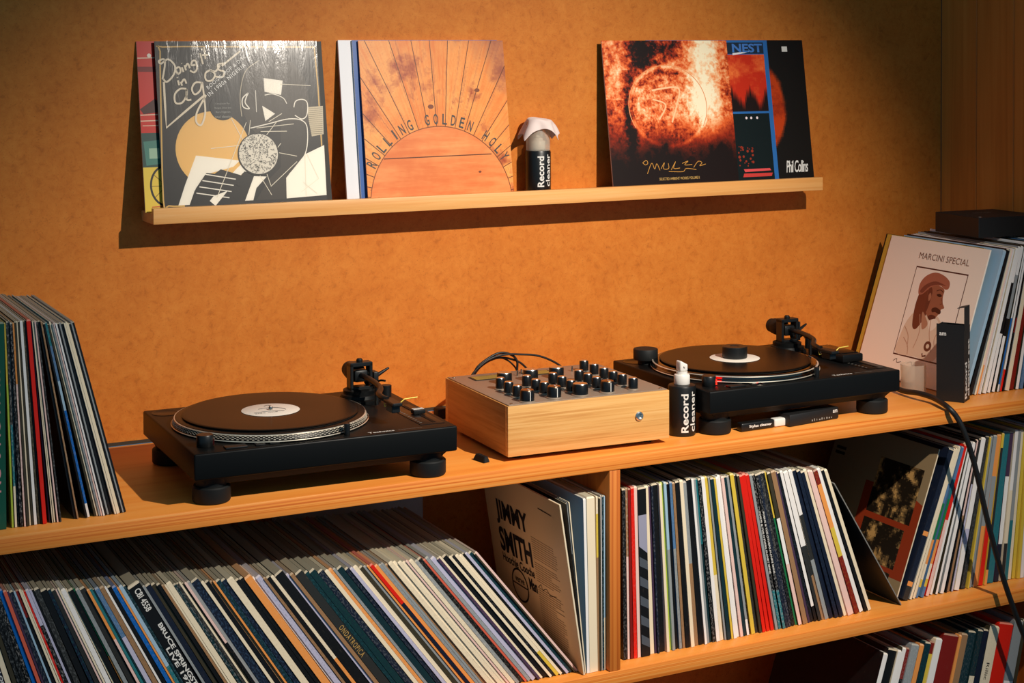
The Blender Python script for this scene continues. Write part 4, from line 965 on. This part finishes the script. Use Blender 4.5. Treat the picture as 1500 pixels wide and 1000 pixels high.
# black card box "Record Cleaner set"
BL_, BM_, BR_ = at(1371.5, 586, Z=0), at(1412, 590.3, Z=0), at(1425, 582.5, Z=0)
ux = (BM_-BL_); wid = ux.length; an = atan2(ux.y, ux.x)
bx = empty('card_box', (BL_.x, BL_.y, .0004), (0, 0, an)); tag(bx, 'tall open black card box with white lettering beside the right turntable', 'box')
dep = .045; hbx = .1585; th_ = .0009
box('front_wall', (0, wid, 0, th_, 0, hbx), M_box, bx); box('back_wall', (0, wid, dep-th_, dep, 0, hbx-.004), M_box, bx)
box('side_wall', (0, th_, th_+.0001, dep-th_-.0001, 0, hbx-.003), M_box, bx); box('side_wall', (wid-th_, wid, th_+.0001, dep-th_-.0001, 0, hbx-.012), M_box, bx)
box('bottom_flap', (th_, wid-th_, th_, dep-th_, .0002, .001), M_box, bx)
box('top_flap', (wid-th_, wid, .003, dep-.003, hbx-.0118, hbx+.036), M_box, bx)
bm = bmesh.new(); V = [(wid-.0002, .003, hbx+.0362), (wid-.0002, dep-.003, hbx+.0362), (wid-.016, dep-.006, hbx+.0325), (wid-.016, .006, hbx+.0325)]
vs = [bm.verts.new(v) for v in V]+[bm.verts.new((v[0], v[1], v[2]+.0009)) for v in V]
for f in ((3, 2, 1, 0), (4, 5, 6, 7), (0, 1, 5, 4), (1, 2, 6, 5), (2, 3, 7, 6), (3, 0, 4, 7)): bm.faces.new([vs[i] for i in f])
link('tuck_flap', tomesh(bm), M_box, bx)
text('am', M_ink, bx, (.006, -.0004, hbx-.024), (1, 0, 0), (0, 0, 1), .014, .0065, .02)
text('Record', M_ink, bx, (wid+.0004, .022, .006), (0, 0, 1), (0, -1, 0), .075, .016, .03)
text('cleaner set', M_ink, bx, (wid+.0004, .041, .008), (0, 0, 1), (0, -1, 0), .118, .014, .03)
# frosted cup
P = at(1342.5, 576, Z=0)
bm = bmesh.new(); lathe_bm(bm, [(.0255, 0), (.0262, .001), (.0268, .060), (.0262, .0602), (.0252, .003), (.001, .0026)], 48)
o = link('plastic_cup', tomesh(bm, smooth=True), M_frost, None, (P.x, P.y+.01, .0004)); tag(o, 'frosted translucent plastic cup in front of the ivory portrait cover', 'cup')
# stylus cleaner bottle
a_, b_ = at(1088, 633, Z=0), at(1151, 624, Z=0)
dv = b_-a_; ln = dv.length; an = atan2(dv.y, dv.x)
e = empty('stylus_cleaner_bottle', (a_.x, a_.y+.008, .0085), (0, 0, an)); tag(e, 'small black bottle with white cap lying in front of the right turntable', 'bottle')
def laybox(n_, x0, x1, r_, m_):
    bm = bmesh.new(); bbox(bm, x0, x1, -r_, r_, -r_*.92, r_*.92, .003, 3); return link(n_, tomesh(bm, smooth=True), m_, e)
laybox('body', -.003, ln*.735, .0088, M_blackp); laybox('cap', ln*.74, ln+.002, .0083, M_white)
text('Stylus cleaner', M_ink, e, (ln*.14, -.0091, -.0032), (1, 0, 0), (0, 0, 1), ln*.52, .0068, .025)
# flat black case
a_, b_ = at(1157, 626, Z=0), at(1229, 613, Z=0); dv = b_-a_; ln = dv.length; an = atan2(dv.y, dv.x)
e = box('accessory_case', (0, ln, 0, .035, 0, .0235), M_box, None, .003, (a_.x, a_.y, .0004), (0, 0, an)); tag(e, 'flat black case with small white logo lying in front of the right turntable', 'case')
text('am', M_ink, e, (ln*.87, -.0004, .0130), (1, 0, 0), (0, 0, 1), .012, .006, .02)
random.seed(9)
for k in range(9): box('mark', (ln*.44+k*.0065, ln*.44+k*.0065+random.uniform(.0012, .004), -.0003, .0003, .004, .004+random.uniform(.002, .005)), M_grey, e)
# rubber wedge near the mixer
P = at(709, 678, Z=0)
bm = bmesh.new(); V = [(-.008, .030, 0), (.006, .030, 0), (.012, 0, 0), (-.002, -.004, 0), (-.004, .026, .011), (.003, .026, .012), (.010, .004, .009), (.001, .0, .010)]
vs = [bm.verts.new(v) for v in V]
for f in ((3, 2, 1, 0), (4, 5, 6, 7), (0, 1, 5, 4), (1, 2, 6, 5), (2, 3, 7, 6), (3, 0, 4, 7)): bm.faces.new([vs[i] for i in f])
bmesh.ops.bevel(bm, geom=list(bm.edges), offset=.001, segments=2, affect='EDGES'); o = link('rubber_wedge', tomesh(bm, smooth=True), M_rubber, None, (P.x, P.y, .0004)); tag(o, 'small dark rubber wedge on the shelf at the front left foot of the mixer', 'wedge')
# dark box lying on the top right records
P = at(1434, 349, Y=-.31)
bm = bmesh.new(); bbox(bm, 0, .20, 0, .15, 0, .044, .001, 1)
o = link('cardboard_box', tomesh(bm), M_box, None, (P.x, P.y, P.z), (0, 0, radians(-4))); tag(o, 'dark box lying on top of the records in the top right corner', 'box')
text('cartridge', M_grey, o, (.055, .085, .0443), (1, 0, 0), (0, 1, 0), .05, .009, .01); lathe('pin', [(.003, .0441), (.003, .0446), (0, .0446)], M_grey, o, (.012, .012, 0), 10)
